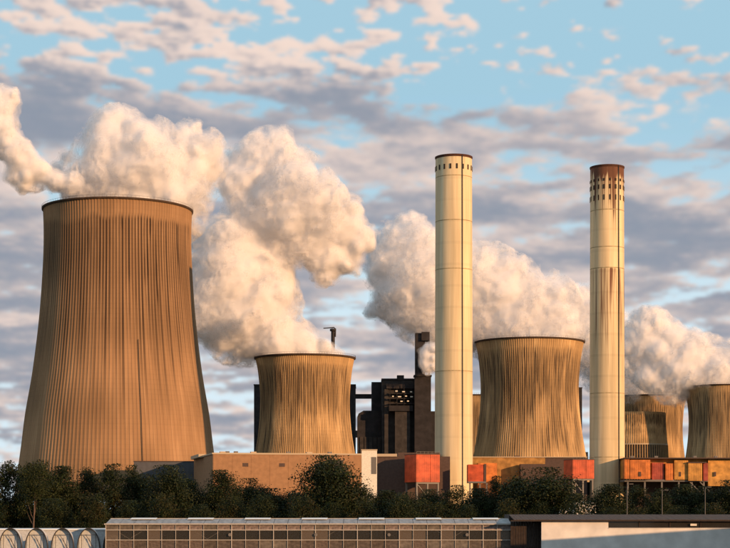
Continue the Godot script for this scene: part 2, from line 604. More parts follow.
func smooth_profile(keys: Array, rows: int) -> Array:
	var c := Curve2D.new()
	for i in keys.size():
		var prev: Array = keys[maxi(i - 1, 0)]; var nxt: Array = keys[mini(i + 1, keys.size() - 1)]
		var tan_ := Vector2(nxt[0] - prev[0], nxt[1] - prev[1]) / 6.0
		c.add_point(Vector2(keys[i][0], keys[i][1]), -tan_, tan_)
	var out := []
	var total := c.get_baked_length()
	for i in rows + 1:
		var p := c.sample_baked(total * i / rows, true)
		out.append([p.x, p.y])
	return out


func chimney(label: String, at: Vector3, radius: float, tall: float, shaft_mat: Material, dark_cap: float, ports: Array, rings: Array, ladder_angle: float) -> Node3D:
	var t := thing("chimney", label, "chimney", at, 0.0, "tall concrete chimneys")
	var s := Shape.new()
	var prof := []
	for i in 41: prof.append([radius * (1.03 - 0.05 * i / 40.0), tall * i / 40.0])
	s.lathe(prof, 96)
	part("shaft", s.mesh(), shaft_mat, t)
	var rt := radius * 0.98
	s = Shape.new()
	s.lathe([[rt + 0.02, tall - dark_cap], [rt + 0.14, tall - dark_cap + 0.2], [rt + 0.14, tall - 0.3], [rt + 0.3, tall - 0.25], [rt + 0.3, tall + 0.3]], 96)
	s.lathe([[rt + 0.3, tall + 0.3], [rt - 1.2, tall + 0.31]], 96)
	part("cap", s.mesh(), mat.cap, t)
	s = Shape.new()
	s.lathe([[rt - 1.2, tall - 12.0], [rt - 1.2, tall + 0.3]], 64, 0, 0.0, true)
	part("flue", s.mesh(), mat.soot, t)
	for row in ports:
		var n: int = row[3]
		for k in n:
			var a: float = TAU * (k + row[4]) / n
			s = Shape.new()
			var d := Vector3(sin(a), 0, cos(a))
			s.box(Vector3.ZERO, Vector3(row[1], row[2], 0.5), Basis(Vector3(d.z, 0, -d.x), Vector3.UP, d))
			part("port", s.mesh(), mat.soot, t, d * (rt + 0.0) + Vector3.UP * row[0])
	for y in rings:
		s = Shape.new()
		var rr: float = radius * (1.03 - 0.05 * y / tall)
		s.lathe([[rr + 0.01, y - 0.22], [rr + 0.04, y - 0.12], [rr + 0.04, y + 0.12], [rr + 0.01, y + 0.22]], 96)
		part("joint_ring", s.mesh(), mat.ring, t)
	s = Shape.new()
	var ld := Vector3(sin(ladder_angle), 0, cos(ladder_angle))
	s.bar(ld * (radius * 1.03 + 0.3), ld * (rt + 0.35) + Vector3.UP * tall, 0.34)
	part("ladder", s.mesh(), mat.dark_steel, t)
	return t


func _ready() -> void:
	rng.seed = 20
	# ------------------------------------------------------------ camera
	var cam := Camera3D.new()
	cam.name = "camera"
	add_child(cam)
	cam.position = Vector3(0, 6.6, 0)
	cam.projection = Camera3D.PROJECTION_FRUSTUM
	cam.near = 1.0
	cam.far = 20000.0
	cam.size = 2.0 * 274.0 / 1700.0
	cam.frustum_offset = Vector2(0.0, 234.0 / 1700.0)
	cam.current = true
	# ------------------------------------------------------------ sky, sun, exposure
	var env := Environment.new()
	env.background_mode = Environment.BG_SKY
	var sky := Sky.new()
	var pano := PanoramaSkyMaterial.new()
	pano.panorama = make_sky()
	sky.sky_material = pano
	env.sky = sky
	env.tonemap_mode = Environment.TONE_MAPPER_LINEAR
	env.tonemap_exposure = 1.18
	env.sdfgi_enabled = true
	env.ssao_enabled = true
	env.ssil_enabled = true
	var we := WorldEnvironment.new()
	we.name = "world_environment"
	we.environment = env
	add_child(we)
	var sun := DirectionalLight3D.new()
	sun.name = "sun"
	add_child(sun)
	var az := deg_to_rad(SUN_AZIMUTH)
	var el := deg_to_rad(SUN_HEIGHT)
	sun.basis = Basis.looking_at(-Vector3(sin(az) * cos(el), sin(el), cos(az) * cos(el)))
	sun.light_energy = 1.6
	sun.light_color = Color(1.0, 0.55, 0.255).linear_to_srgb()
	sun.light_angular_distance = 0.6
	sun.shadow_enabled = true

	make_materials()
	build_ground()
	build_towers()
	build_chimneys()
	build_boiler_houses()
	build_halls()
	build_greenhouse()
	build_white_hall()
	build_tunnels()
	build_trees()
	build_steam()


func make_materials() -> void:
	var grain := grain_texture(0.03, 0.86, 3)
	var blotch := grain_texture(0.012, 0.66, 4)
	mat.grain = grain
	mat.blotch = blotch
	mat.soot_concrete = grained(Color(0.16, 0.13, 0.10), 14.0, blotch)
	mat.rim = grained(Color(0.10, 0.065, 0.045), 9.0, blotch)
	mat.dark_steel = paint(Color(0.035, 0.03, 0.03), 0.6)
	mat.cap = grained(Color(0.10, 0.045, 0.03), 5.0, blotch)
	mat.ring = grained(Color(0.52, 0.42, 0.24), 5.0, blotch)
	mat.soot = paint(Color(0.035, 0.025, 0.02), 0.9)
	mat.brown_clad = grained(Color(0.33, 0.185, 0.095), 22.0, grain, 0.7)
	mat.grey_clad = grained(Color(0.085, 0.09, 0.105), 22.0, grain, 0.7)
	mat.trim = paint(Color(0.42, 0.34, 0.24), 0.6)
	mat.ochre = grained(Color(0.46, 0.25, 0.075), 16.0, blotch, 0.7)
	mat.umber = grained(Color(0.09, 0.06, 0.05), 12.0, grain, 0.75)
	mat.red = grained(Color(0.66, 0.115, 0.045), 16.0, blotch, 0.55)
	mat.orange = grained(Color(0.74, 0.24, 0.06), 16.0, blotch, 0.55)
	mat.amber = grained(Color(0.70, 0.36, 0.09), 16.0, blotch, 0.55)
	mat.rose = grained(Color(0.46, 0.10, 0.07), 16.0, blotch, 0.6)
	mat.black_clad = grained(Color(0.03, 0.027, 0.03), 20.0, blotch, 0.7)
	mat.brown_black = grained(Color(0.05, 0.044, 0.042), 16.0, blotch, 0.7)
	mat.steel = grained(Color(0.17, 0.16, 0.15), 4.0, grain, 0.5)
	mat.pole = grained(Color(0.13, 0.125, 0.12), 2.0, grain, 0.5)
	mat.white_paint = grained(Color(0.80, 0.76, 0.66), 6.0, grain, 0.6)
	mat.plaster = grained(Color(0.78, 0.75, 0.72), 17.0, grain, 0.85)
	mat.film_c = grained(Color(0.11, 0.088, 0.07), 1.3, blotch, 0.6)
	mat.film_d = grained(Color(0.19, 0.165, 0.14), 2.1, blotch, 0.6)
	mat.frame = grained(Color(0.46, 0.43, 0.39), 1.2, grain, 0.55)
	mat.roof_grey = grained(Color(0.36, 0.38, 0.40), 2.2, blotch, 0.6)
	mat.vent_white = paint(Color(0.66, 0.70, 0.72), 0.4)
	mat.film = grained(Color(0.125, 0.10, 0.085), 1.6, blotch, 0.6)
	mat.film_b = grained(Color(0.15, 0.115, 0.095), 1.1, blotch, 0.6)
	mat.screen = grained(Color(0.26, 0.21, 0.195), 0.9, blotch, 0.7)
	mat.dark_wood = grained(Color(0.045, 0.032, 0.026), 1.2, blotch, 0.8)
	mat.tile_roof = grained(Color(0.10, 0.075, 0.065), 0.8, blotch, 0.85)
	mat.poly = grained(Color(0.52, 0.55, 0.57), 2.0, grain, 0.45)
	mat.bark = grained(Color(0.09, 0.065, 0.05), 0.8, blotch, 0.9)
	mat.birch = grained(Color(0.16, 0.105, 0.08), 0.7, blotch, 0.85)
	var glass := StandardMaterial3D.new()
	glass.albedo_color = Color(0.25, 0.24, 0.22, 0.35)
	glass.transparency = BaseMaterial3D.TRANSPARENCY_ALPHA
	glass.roughness = 0.08
	mat.glass = glass
	var dusty := glass.duplicate()
	dusty.albedo_color = Color(0.42, 0.38, 0.34, 0.55)
	mat.glass_dusty = dusty
	var leaf := StandardMaterial3D.new()
	leaf.vertex_color_use_as_albedo = true
	leaf.roughness = 0.65
	leaf.metallic_specular = 0.3
	leaf.backlight_enabled = true
	leaf.backlight = Color(0.35, 0.35, 0.35)
	mat.leaf = leaf
	mat.field = grained(Color(0.075, 0.075, 0.03), 9.0, blotch, 0.95)
	mat.concrete_big = wrapped(streaks(2048, 512, 3, 200.0, Color(0.265, 0.16, 0.085), Color(0.038, 0.024, 0.016), Color(0.32, 0.20, 0.11),
		func(v, b): return -1.0 + 0.5 * step(0.035, 0.085, v + b * 0.05) * step(0.5, 0.12, v + b * 0.25), 60, 150, 0.95))
	mat.concrete_small = wrapped(streaks(2048, 384, 8, 620.0, Color(0.42, 0.275, 0.135), Color(0.06, 0.042, 0.028), Color(0.66, 0.48, 0.26),
		func(v, b): return -0.50 + 0.50 * step(0.03, 0.12, v + b * 0.06) * step(0.85, 0.30, v + b * 0.4), 44, 150, 0.5))
	mat.shaft_clean = wrapped(streaks(512, 1024, 31, 70.0, Color(0.62, 0.51, 0.325), Color(0.36, 0.27, 0.16), Color(0.67, 0.57, 0.385),
		func(v, b): return -0.95 + 0.5 * step(0.06, 0.0, v) + b * 0.35, 17), 0.75)
	mat.shaft_stained = wrapped(streaks(512, 1024, 44, 60.0, Color(0.60, 0.485, 0.30), Color(0.14, 0.065, 0.04), Color(0.65, 0.545, 0.36),
		func(v, b): return -0.85 + 1.1 * step(0.19, 0.02, v + b * 0.08) + 0.9 * step(0.04, 0.012, v + b * 0.03) + 0.85 * step(0.283, 0.292, v) * step(0.66, 0.31, v + b * 0.1), 17), 0.75)


func build_ground() -> void:
	var s := Shape.new()
	s.quad(Vector3(-6000, 0, 400), Vector3(6000, 0, 400), Vector3(6000, 0, -11000), Vector3(-6000, 0, -11000), Vector3.UP)
	structure("ground", s.mesh(), mat.field)


func build_towers() -> void:
	var big := smooth_profile([[57.0, 11.0], [53.0, 40.0], [50.7, 58.6], [46.6, 83.0], [43.0, 113.0], [41.0, 142.0], [40.6, 160.0], [41.0, 173.0]], 64)
	cooling_tower("cooling_tower", "huge ribbed concrete cooling tower, tallest of all, with soot streaks down its upper half", Vector3(-138.03, 0, -950), big, mat.concrete_big, 30.0, deg_to_rad(22.0), "concrete cooling towers")
	var small := smooth_profile([[40.5, 8.0], [38.3, 20.0], [33.9, 45.0], [31.9, 58.0], [30.7, 71.0], [30.5, 84.0], [31.6, 98.0], [32.7, 105.0], [33.8, 110.0]], 48)
	cooling_tower("cooling_tower", "flared streaky cooling tower steaming behind the long brown hall", Vector3(-37.59, 0, -1065), scaled(small, 0.915), mat.concrete_small, 200.0, 0.0, "concrete cooling towers")
	cooling_tower("cooling_tower", "flared mottled cooling tower between the two tall chimneys", Vector3(116.12, 0, -1200), scaled(small, 1.125), mat.concrete_small, 200.0, 0.0, "concrete cooling towers").rotation.y = 1.9
	cooling_tower("cooling_tower", "flared dark-streaked cooling tower behind the amber end of the clad gallery", Vector3(306.85, 0, -1449), small, mat.concrete_small, 200.0, 0.0, "concrete cooling towers").rotation.y = 3.7
	cooling_tower("cooling_tower", "distant golden cooling tower with a smaller louvred tower before it", Vector3(263.62, 0, -1578), small, mat.concrete_small, 200.0, 0.0, "concrete cooling towers")
	cooling_tower("cooling_tower", "distant cooling tower showing only a golden strip beside the clean chimney", Vector3(103.03, 0, -1578), small, mat.concrete_small, 200.0, 0.0, "concrete cooling towers").rotation.y = 2.2
	# the lower tower with a louvred skirt in front of the far one
	var d := 1490.0
	var t := thing("louvred_cooling_tower", "low pale cooling tower on a dark louvred skirt, behind the stained chimney", "cooling tower", Vector3(237.52, 0, -1490), 0.0, "concrete cooling towers")
	var s := Shape.new()
	s.lathe([[27.0, 61.82], [26.2, 69.71], [25.5, 79.35], [25.2, 89.86]], 0, 90, 0.3)
	part("shell", s.mesh(), mat.concrete_small, t)
	s = Shape.new()
	s.lathe([[25.2, 89.86], [10.0, 90.3]], 72)
	part("deck", s.mesh(), mat.rim, t)
	s = Shape.new()
	s.lathe([[27.4, 61.29], [27.4, 62.34]], 72)
	part("ledge", s.mesh(), mat.trim, t)
	s = Shape.new()
	s.lathe([[29.0, 0.0], [26.4, 61.82]], 72)
	part("skirt", s.mesh(), mat.soot_concrete, t)
	for k in 40:
		s = Shape.new()
		var a := -PI / 2 + PI * k / 39.0
		s.bar(Vector3(sin(a) * 29.6, 0, cos(a) * 29.6), Vector3(sin(a) * 27.2, 61.29, cos(a) * 27.2), 0.7)
		part("louvre_post", s.mesh(), mat.concrete_small, t)


func build_chimneys() -> void:
	chimney("clean cream chimney with thin dark ladder line and ring of small ports on top", Vector3(43.31, 0, -830), 9.08, 177.5, mat.shaft_clean, 0.9,
		[[171.9, 0.8, 2.4, 18, 0.35]], [167.5, 146.0, 122.5, 73.0], deg_to_rad(24.0))
	chimney("soot-stained cream chimney with a rust-dark top and streaks below its crown", Vector3(121.71, 0, -855), 8.57, 177.6, mat.shaft_stained, 0.8,
		[[170.4, 0.8, 1.3, 18, 0.1], [166.9, 0.85, 2.2, 18, 0.1], [161.6, 0.6, 2.6, 18, 0.1]], [155.5, 137.0, 126.5, 64.0, 32.0], deg_to_rad(33.0))


func build_boiler_houses() -> void:
	# dark hall behind the steaming tower, both ends showing
	var t := thing("boiler_house", "black clad boiler hall showing at both sides of the streaky steaming tower", "building", Vector3(-48.04, 0, -1350))
	block(t, "wall", Vector3(-88.15, 104.28, -1350), Vector3(-7.54, -4.52, -1350), 40.0, mat.black_clad)
	block(t, "parapet", Vector3(-88.43, 104.88, -1349.5), Vector3(-7.22, 104.08, -1349.5), 41.0, mat.brown_black)
	block(t, "side_duct", Vector3(-7.46, 68.14, -1350), Vector3(-3.97, 62.98, -1350), 12.0, mat.brown_black)
	# hall behind the mottled tower
	t = thing("boiler_house", "black clad boiler hall showing as a strip beside the stained chimney", "building", Vector3(137.65, 0, -1300))
	block(t, "wall", Vector3(109.35, 98.36, -1300), Vector3(165.94, -4.11, -1300), 40.0, mat.black_clad)
	block(t, "parapet", Vector3(109.01, 98.94, -1299.5), Vector3(166.18, 98.18, -1299.5), 41.0, mat.brown_black)
	block(t, "annex", Vector3(165.46, 49.26, -1295), Vector3(169.87, -4.06, -1295), 20.0, mat.black_clad)
	# the stepped boiler house left of the clean chimney
	t = thing("boiler_house", "stepped dark brown boiler house with painted light spots on its platform left of the clean chimney", "building", Vector3(23.68, 0, -1150))
	block(t, "main_block", Vector3(11.5, 93.53, -1150), Vector3(34.5, -1.52, -1150), 45.0, mat.brown_black)
	block(t, "side_block", Vector3(4.48, 93.47, -1172), Vector3(13.1, -1.67, -1172), 30.0, mat.black_clad)
	block(t, "roof_edge", Vector3(11.09, 94.22, -1149.4), Vector3(34.75, 93.21, -1149.4), 46.0, mat.black_clad)
	block(t, "roof_unit", Vector3(21.74, 96.83, -1155), Vector3(26.5, 94.52, -1155), 8.0, mat.brown_black)
	block(t, "canopy", Vector3(14.17, 90.26, -1147), Vector3(33.06, 87.23, -1147), 6.0, mat.black_clad)
	block(t, "pier", Vector3(13.17, 87.33, -1148.5), Vector3(15.88, -1.51, -1148.5), 3.0, mat.brown_black)
	block(t, "bay", Vector3(20.2, 71.9, -1144.5), Vector3(30.3, -1.48, -1144.5), 6.0, mat.brown_black)
	block(t, "bay_roof", Vector3(16.14, 75.52, -1143), Vector3(32.27, 71.82, -1143), 7.0, mat.black_clad)
	for k in 3:
		block(t, "platform", Vector3(16.84, 84.06, -1145) + Vector3.DOWN * 3.37 * k, Vector3(33, 83.38, -1145) + Vector3.DOWN * 3.37 * k, 4.0, mat.black_clad)
	for q in [[396.5, 391.2, 2.2], [403.5, 391.8, 2.6], [411, 392, 2.0], [393, 396.4, 1.6], [399.5, 396.8, 3.2], [406, 396.2, 1.8], [411.5, 396.9, 2.4], [401.5, 401.4, 2.2], [408, 401.2, 1.8]]:  # short pale tubes, painted to stand in for bright sunlit spots
		var s := Shape.new()
		s.tube([Vector3(-q[2] * 0.35, 0, 0), Vector3(q[2] * 0.35, 0, 0)], [0.45, 0.45], 8)
		part("light_spot", s.mesh(), mat.white_paint, t, Vector3((q[0] - 365.0) * 0.6728, 6.6 + (508.0 - q[1]) * 0.6728, -1143.6) - t.position)
	for x in [390.0, 397.0, 404.0, 411.0]:
		var s := Shape.new()
		s.bar(Vector3.ZERO, Vector3(0, 18.0, 0), 0.35)
		part("post", s.mesh(), mat.black_clad, t, Vector3((x - 365.0) * 0.6735, 71.93, -1144.6) - t.position)
	# lift shaft wrapped in vapour
	t = thing("stair_tower", "slender black steel stair tower half wrapped in vapour, highest of the dark buildings", "tower", Vector3(38.56, 0, -1140))
	block(t, "shaft", Vector3(33.26, 95.12, -1140), Vector3(44.26, -1.45, -1140), 11.0, mat.black_clad)
	block(t, "upper_shaft", Vector3(33.69, 124.06, -1141), Vector3(40.27, 95.2, -1141), 9.0, mat.black_clad)
	block(t, "head_house", Vector3(37.85, 124.65, -1139), Vector3(43.28, 118.82, -1139), 9.0, mat.black_clad)
	block(t, "landing", Vector3(32.7, 95.86, -1139.2), Vector3(44.76, 94.92, -1139.2), 13.0, mat.brown_black)
	for k in 4:
		block(t, "gallery", Vector3(40.25, 115.28, -1140.5) + Vector3.DOWN * 5.37 * k, Vector3(43.34, 114.48, -1140.5) + Vector3.DOWN * 5.37 * k, 7.0, mat.black_clad)
	var s2 := Shape.new()
	s2.bar(Vector3(43.07, 118.97, -1140.5) - t.position, Vector3(43.07, 95.16, -1140.5) - t.position, 0.6)
	part("corner_post", s2.mesh(), mat.black_clad, t)
	# low bunker with a chamfered roof, joined to the hall by two conveyor bridges
	t = thing("coal_bunker", "low black bunker with chamfered roof between streaky tower and boiler house", "building", Vector3(2.73, 0, -1160))
	var c := CSGPolygon3D.new()
	c.name = "body"
	c.polygon = PackedVector2Array([Vector2(-5.32, 0), Vector2(11.6, 0), Vector2(11.6, 73.06), Vector2(-1.02, 73.06), Vector2(-4.37, 71.08), Vector2(-5.32, 68.69)])
	c.depth = 24.0
	c.material = mat.black_clad
	t.add_child(c)
	c.position = Vector3(-t.position.x, 0, 0)
	for k in 5:
		block(t, "wall_panel", Vector3(-3.41, 55.02, -1159.4) + Vector3.RIGHT * 3.0 * k, Vector3(-0.95, 42.75, -1159.4) + Vector3.RIGHT * 3.0 * k, 0.8, mat.brown_black)
	t = thing("conveyor_bridge", "black conveyor bridge high between hall and boiler house, upper of two", "bridge", Vector3(-1.53, 0, -1300) + Vector3.UP * 90.34, 0.0)
	block(t, "gallery", Vector3(-7.65, 93.32, -1300), Vector3(14.53, 90.41, -1300), 5.0, mat.black_clad)
	block(t, "roof", Vector3(-7.95, 93.74, -1299.5), Vector3(14.68, 93.21, -1299.5), 6.0, mat.brown_black)
	# hall end right of the stair tower
	t = thing("turbine_hall", "low black hall end between stair tower and clean chimney", "building", Vector3(49.34, 0, -1165))
	block(t, "wall", Vector3(43.86, 72.39, -1165), Vector3(55.51, -1.62, -1165), 30.0, mat.black_clad)
	block(t, "roof_edge", Vector3(43.57, 72.91, -1164.5), Vector3(55.76, 72.09, -1164.5), 31.0, mat.brown_black)
	# slim stack whose davit shows above the steam
	t = thing("slim_stack", "slim dark stack with a davit arm poking out of the steam", "chimney", Vector3(-26.73, 0, -1420))
	var s := Shape.new()
	s.tube([Vector3(0, 0, 0), Vector3(0, 155.28, 0)], [2.2, 1.6], 14)
	part("shaft", s.mesh(), mat.black_clad, t)
	s = Shape.new()
	s.lathe([[1.6, 154.03], [2.6, 154.45], [2.6, 156.12], [1.5, 156.45]], 16)
	part("crown_ring", s.mesh(), mat.black_clad, t)
	s = Shape.new()
	s.tube([Vector3(2.0, 149.44, 1), Vector3(2.2, 156.12, 1), Vector3(0.8, 157.29, 1), Vector3(-8.0, 156.62, 1)], [0.5, 0.5, 0.5, 0.4], 8)
	part("davit", s.mesh(), mat.dark_steel, t)


func legs(t: Node3D, xs: Array, top: float, z: float, material: Material, thick := 0.7) -> void:
	for x in xs:
		var s := Shape.new()
		s.bar(Vector3(x, 0, z) - t.position, Vector3(x, top, z) - t.position, thick)
		part("leg", s.mesh(), material, t)


func red_box(label: String, at: Vector3, turn: float, long: float, deep: float, tall: float, joints: Array, feet: int) -> void:
	var t := thing("red_box_house", label, "building", Vector3(at.x, 0, at.z), turn, "red clad boxes on legs")
	var y: float = at.y
	var s := Shape.new()
	s.box(Vector3(long / 2, y + tall / 2, -deep / 2), Vector3(long - 0.5, tall - 0.1, deep - 0.5))
	part("core", s.mesh(), mat.red, t)
	for k in joints.size() - 1:      # front cladding with open joints between the sheets
		s = Shape.new()
		s.box(Vector3((joints[k] + joints[k + 1]) / 2, y + tall / 2, -0.15), Vector3(joints[k + 1] - joints[k] - 0.16, tall, 0.3))
		var sheet_ := part("cladding", s.mesh(), mat.red, t)
		var width: float = joints[k + 1] - joints[k]
		s = Shape.new()
		for q in int(width / 0.9):
			s.box(Vector3(joints[k] + 0.5 + q * 0.9, y + tall / 2, 0.03), Vector3(0.14, tall - 0.3, 0.08))
		part("sheet_ribs", s.mesh(), mat.red, sheet_)
	for x in [0.0, long]:
		s = Shape.new()
		s.box(Vector3(x, y + tall / 2, -deep / 2), Vector3(0.3, tall, deep - 0.1))
		part("end_cladding", s.mesh(), mat.red, t)
	s = Shape.new()
	s.box(Vector3(long / 2, y + tall + 0.15, -deep / 2), Vector3(long + 0.5, 0.3, deep + 0.5))
	part("roof", s.mesh(), mat.umber, t)
	for z in [-0.6, -deep + 0.6]:
		s = Shape.new()
		s.box(Vector3(long / 2, y - 0.4, z), Vector3(long, 0.8, 0.5))
		part("floor_beam", s.mesh(), mat.steel, t)
	for k in feet:
		var p := Vector3(0.4 + (long - 0.8) * (k / 2) / maxf(1.0, (feet - 1) / 2), 0, -0.8 if k % 2 == 0 else -deep + 0.8)
		s = Shape.new()
		s.bar(p, p + Vector3.UP * (y - 0.7), 0.7)
		part("leg", s.mesh(), mat.steel, t)
	s = Shape.new()
	s.bar(Vector3(0.6, y - 0.9, -0.8), Vector3(long * 0.45, y - 6.0, -0.8), 0.4)
	part("brace", s.mesh(), mat.steel, t)
	# handrail round the roof
	s = Shape.new()
	for k in 7:
		s.bar(Vector3(long * k / 6.0, y + tall + 0.3, 0.1), Vector3(long * k / 6.0, y + tall + 1.3, 0.1), 0.09)
	s.bar(Vector3(0, y + tall + 1.3, 0.1), Vector3(long, y + tall + 1.3, 0.1), 0.09)
	part("handrail", s.mesh(), mat.steel, t)


# a clad wall panel with raised sheet ribs
func clad(t: Node3D, a: Vector3, b: Vector3, depth: float, material: Material) -> void:
	var o := block(t, "cladding", a, b, depth, material)
	var s := Shape.new()
	for q in int((b.x - a.x - 0.3) / 0.9):
		s.box(Vector3(a.x + 0.6 + q * 0.9, (a.y + b.y) / 2, a.z + 0.04) - t.position, Vector3(0.16, a.y - b.y - 0.3, 0.09))
	if s.v.size(): part("sheet_ribs", s.mesh(), material, o)


func build_halls() -> void:
	# long brown hall turned a little to the right; its left end is in shade
	var turn := deg_to_rad(11.3)
	var t := thing("brown_hall", "long brown clad hall in front of the streaky steaming tower, its left end in shade", "building", Vector3(-69.74, 0, -780), turn)
	var s := Shape.new()
	s.box(Vector3(35, 15.7, -45), Vector3(70, 31.4, 90))
	part("wall", s.mesh(), mat.brown_clad, t)
	for e in [[Vector3(35, 31.65, 0.0), Vector3(70.8, 0.7, 0.5)], [Vector3(-0.2, 31.65, -45), Vector3(0.5, 0.7, 90.2)], [Vector3(35, 31.65, -90.0), Vector3(70.8, 0.7, 0.5)], [Vector3(70.2, 31.65, -45), Vector3(0.5, 0.7, 89)]]:
		s = Shape.new()
		s.box(e[0], e[1])
		part("parapet", s.mesh(), mat.trim, t)
	for x in [6.0, 20.5, 47.0]:
		s = Shape.new()
		s.box(Vector3(x, 32.2, -14), Vector3(2.6, 1.6, 3.0))
		part("roof_vent", s.mesh(), mat.trim, t)
	for k in 9:
		s = Shape.new()
		s.box(Vector3(0.4 + k * 8.65, 15.6, 0.03), Vector3(0.16, 31.0, 0.1))
		part("cladding_joint", s.mesh(), mat.brown_clad, t)
	s = Shape.new()
	s.box(Vector3(-0.4, 31.9, -62), Vector3(4.0, 1.6, 40))
	part("roof_duct", s.mesh(), mat.trim, t)
	for x in [9.0, 13.0, 38.0, 58.0]:
		s = Shape.new()
		s.box(Vector3(x, 32.4, -20), Vector3(1.8, 1.9, 2.2))
		part("roof_unit", s.mesh(), mat.steel, t)
	for x in [15.0, 32.0]:
		s = Shape.new()
		s.box(Vector3(x, 26.5, 0.06), Vector3(2.6, 1.6, 0.16))
		part("louvre", s.mesh(), mat.umber, t)
	# grey hall below the huge tower
	t = thing("grey_hall", "plain grey hall at the foot of the huge tower", "building", Vector3(-118.22, 0, -870), deg_to_rad(7.0))
	s = Shape.new()
	s.box(Vector3(21, 15.2, -6), Vector3(42, 30.4, 12))
	part("wall", s.mesh(), mat.grey_clad, t)
	s = Shape.new()
	s.box(Vector3(21, 30.55, -6), Vector3(42.5, 0.4, 12.5))
	part("parapet", s.mesh(), mat.umber, t)
	s = Shape.new()
	s.box(Vector3(20.8, 26.6, 0.2), Vector3(0.6, 0.6, 0.4))
	part("wall_lamp", s.mesh(), mat.white_paint, t)
	# middle hall between brown hall and first red box
	t = thing("middle_hall", "dark grey-brown hall wall between white stair tower and red box", "building", Vector3(11.76, 0, -800))
	block(t, "wall", Vector3(-6.12, 30.84, -800), Vector3(40, -0.46, -800), 40.0, mat.umber)
	block(t, "parapet", Vector3(-6.3, 32.09, -799.4), Vector3(15.05, 30.82, -799.4), 2.0, mat.trim)
	block(t, "roof_step", Vector3(15.63, 32.83, -805), Vector3(35.51, 30.51, -805), 30.0, mat.umber)
	# white stair tower
	t = thing("white_stair_tower", "narrow white stair tower with a grey window strip, beside the brown hall", "tower", Vector3(1.81, 0, -770))
	block(t, "wall", Vector3(-1.54, 32.87, -770), Vector3(5.44, -0.65, -770), 8.0, mat.white_paint)
	block(t, "cap", Vector3(-1.72, 33.18, -769.7), Vector3(5.61, 32.77, -769.7), 8.6, mat.trim)
	block(t, "window_strip", Vector3(2.85, 29.7, -769.9), Vector3(5.16, 22, -769.9), 0.4, mat.steel)
	# red boxes on legs: each turned a little, so that its left end lies in shade
	red_box("red clad box on steel legs with a dark left end, left of the clean chimney", Vector3(23.68, 18.53, -780), deg_to_rad(23.0), 11.6, 13.0, 12.7, [0.0, 6.9, 11.6], 6)
	# ochre hall right of the clean chimney
	t = thing("ochre_hall", "ochre clad hall wall between the two tall chimneys, under the mottled tower", "building", Vector3(77.5, 0, -850))
	block(t, "wall", Vector3(37.5, 31.9, -850), Vector3(90, 0.1, -850), 45.0, mat.ochre)
	block(t, "parapet", Vector3(37.28, 32.29, -849.6), Vector3(110.95, 31.84, -849.6), 46.0, mat.trim)
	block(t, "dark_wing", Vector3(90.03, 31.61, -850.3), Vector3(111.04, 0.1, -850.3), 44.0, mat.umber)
	block(t, "shed", Vector3(77.02, 28.39, -842), Vector3(99.55, 0.16, -842), 7.0, mat.umber)
	block(t, "roof_vent", Vector3(75.53, 32.98, -856), Vector3(78.05, 32.28, -856), 4.0, mat.umber)
	t = thing("red_box_house", "orange-red clad box right beside the clean chimney's foot", "building", Vector3(52.51, 0, -790))
	block(t, "cladding", Vector3(47.86, 26.81, -790), Vector3(55.3, 18.96, -790), 10.0, mat.red)
	block(t, "corner_column", Vector3(55.28, 27.04, -789.7), Vector3(56.3, 17.75, -789.7), 1.5, mat.umber)
	block(t, "floor_beam", Vector3(47.83, 18.95, -789.5), Vector3(56.19, 18.21, -789.5), 10.0, mat.steel)
	legs(t, [48.79, 53.44, 56.6], 18.22, -790.5, mat.steel)
	t = thing("orange_annex", "small orange lean-to wall against the ochre hall", "building", Vector3(61.62, 0, -838))
	block(t, "wall", Vector3(55.7, 28.78, -838), Vector3(65.07, 0.19, -838), 11.0, mat.orange)
	red_box("red clad box on braced pale legs, left of the stained chimney", Vector3(97.88, 20.44, -800), deg_to_rad(15.0), 10.5, 11.5, 8.9, [0.0, 6.5, 10.5], 5)
	# long clad gallery right of the stained chimney
	t = thing("clad_gallery", "long amber and orange clad gallery right of the stained chimney", "building", Vector3(153.79, 0, -830))
	block(t, "rear_wall", Vector3(127.36, 30.84, -834), Vector3(208.5, 21.07, -834), 20.0, mat.amber)
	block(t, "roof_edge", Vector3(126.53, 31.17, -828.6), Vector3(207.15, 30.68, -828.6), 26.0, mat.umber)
	clad(t, Vector3(126.59, 30.3, -829), Vector3(128.93, 20.84, -829), 6.0, mat.orange)
	clad(t, Vector3(129.2, 30.1, -828.8), Vector3(139.04, 20.74, -828.8), 6.0, mat.orange)
	clad(t, Vector3(140.43, 28.81, -831.8), Vector3(146.2, 20.5, -831.8), 3.0, mat.rose)
	clad(t, Vector3(146.82, 28.39, -830.6), Vector3(150.49, 20.18, -830.6), 4.0, mat.orange)
	clad(t, Vector3(151.19, 29.97, -831), Vector3(157.89, 19.99, -831), 3.0, mat.amber)
	clad(t, Vector3(157.77, 28.56, -829.6), Vector3(164.46, 19.87, -829.6), 4.6, mat.amber)
	block(t, "dark_strip", Vector3(157.35, 29.04, -829.2), Vector3(166.52, 28.55, -829.2), 4.8, mat.umber)  # thin dark brown strip above the amber cladding
	clad(t, Vector3(165.3, 28.58, -830.4), Vector3(167.45, 19.89, -830.4), 3.0, mat.rose)
	block(t, "end_wall", Vector3(167.77, 30.37, -831.5), Vector3(207.88, 17.36, -831.5), 3.0, mat.amber)
	block(t, "floor_beam", Vector3(126.9, 20.48, -831), Vector3(167.67, 19.5, -831), 20.0, mat.steel)
	legs(t, [128.56, 136.87, 145.18, 153.49, 159.85, 165.71], 19.5, -832.0, mat.steel, 0.8)
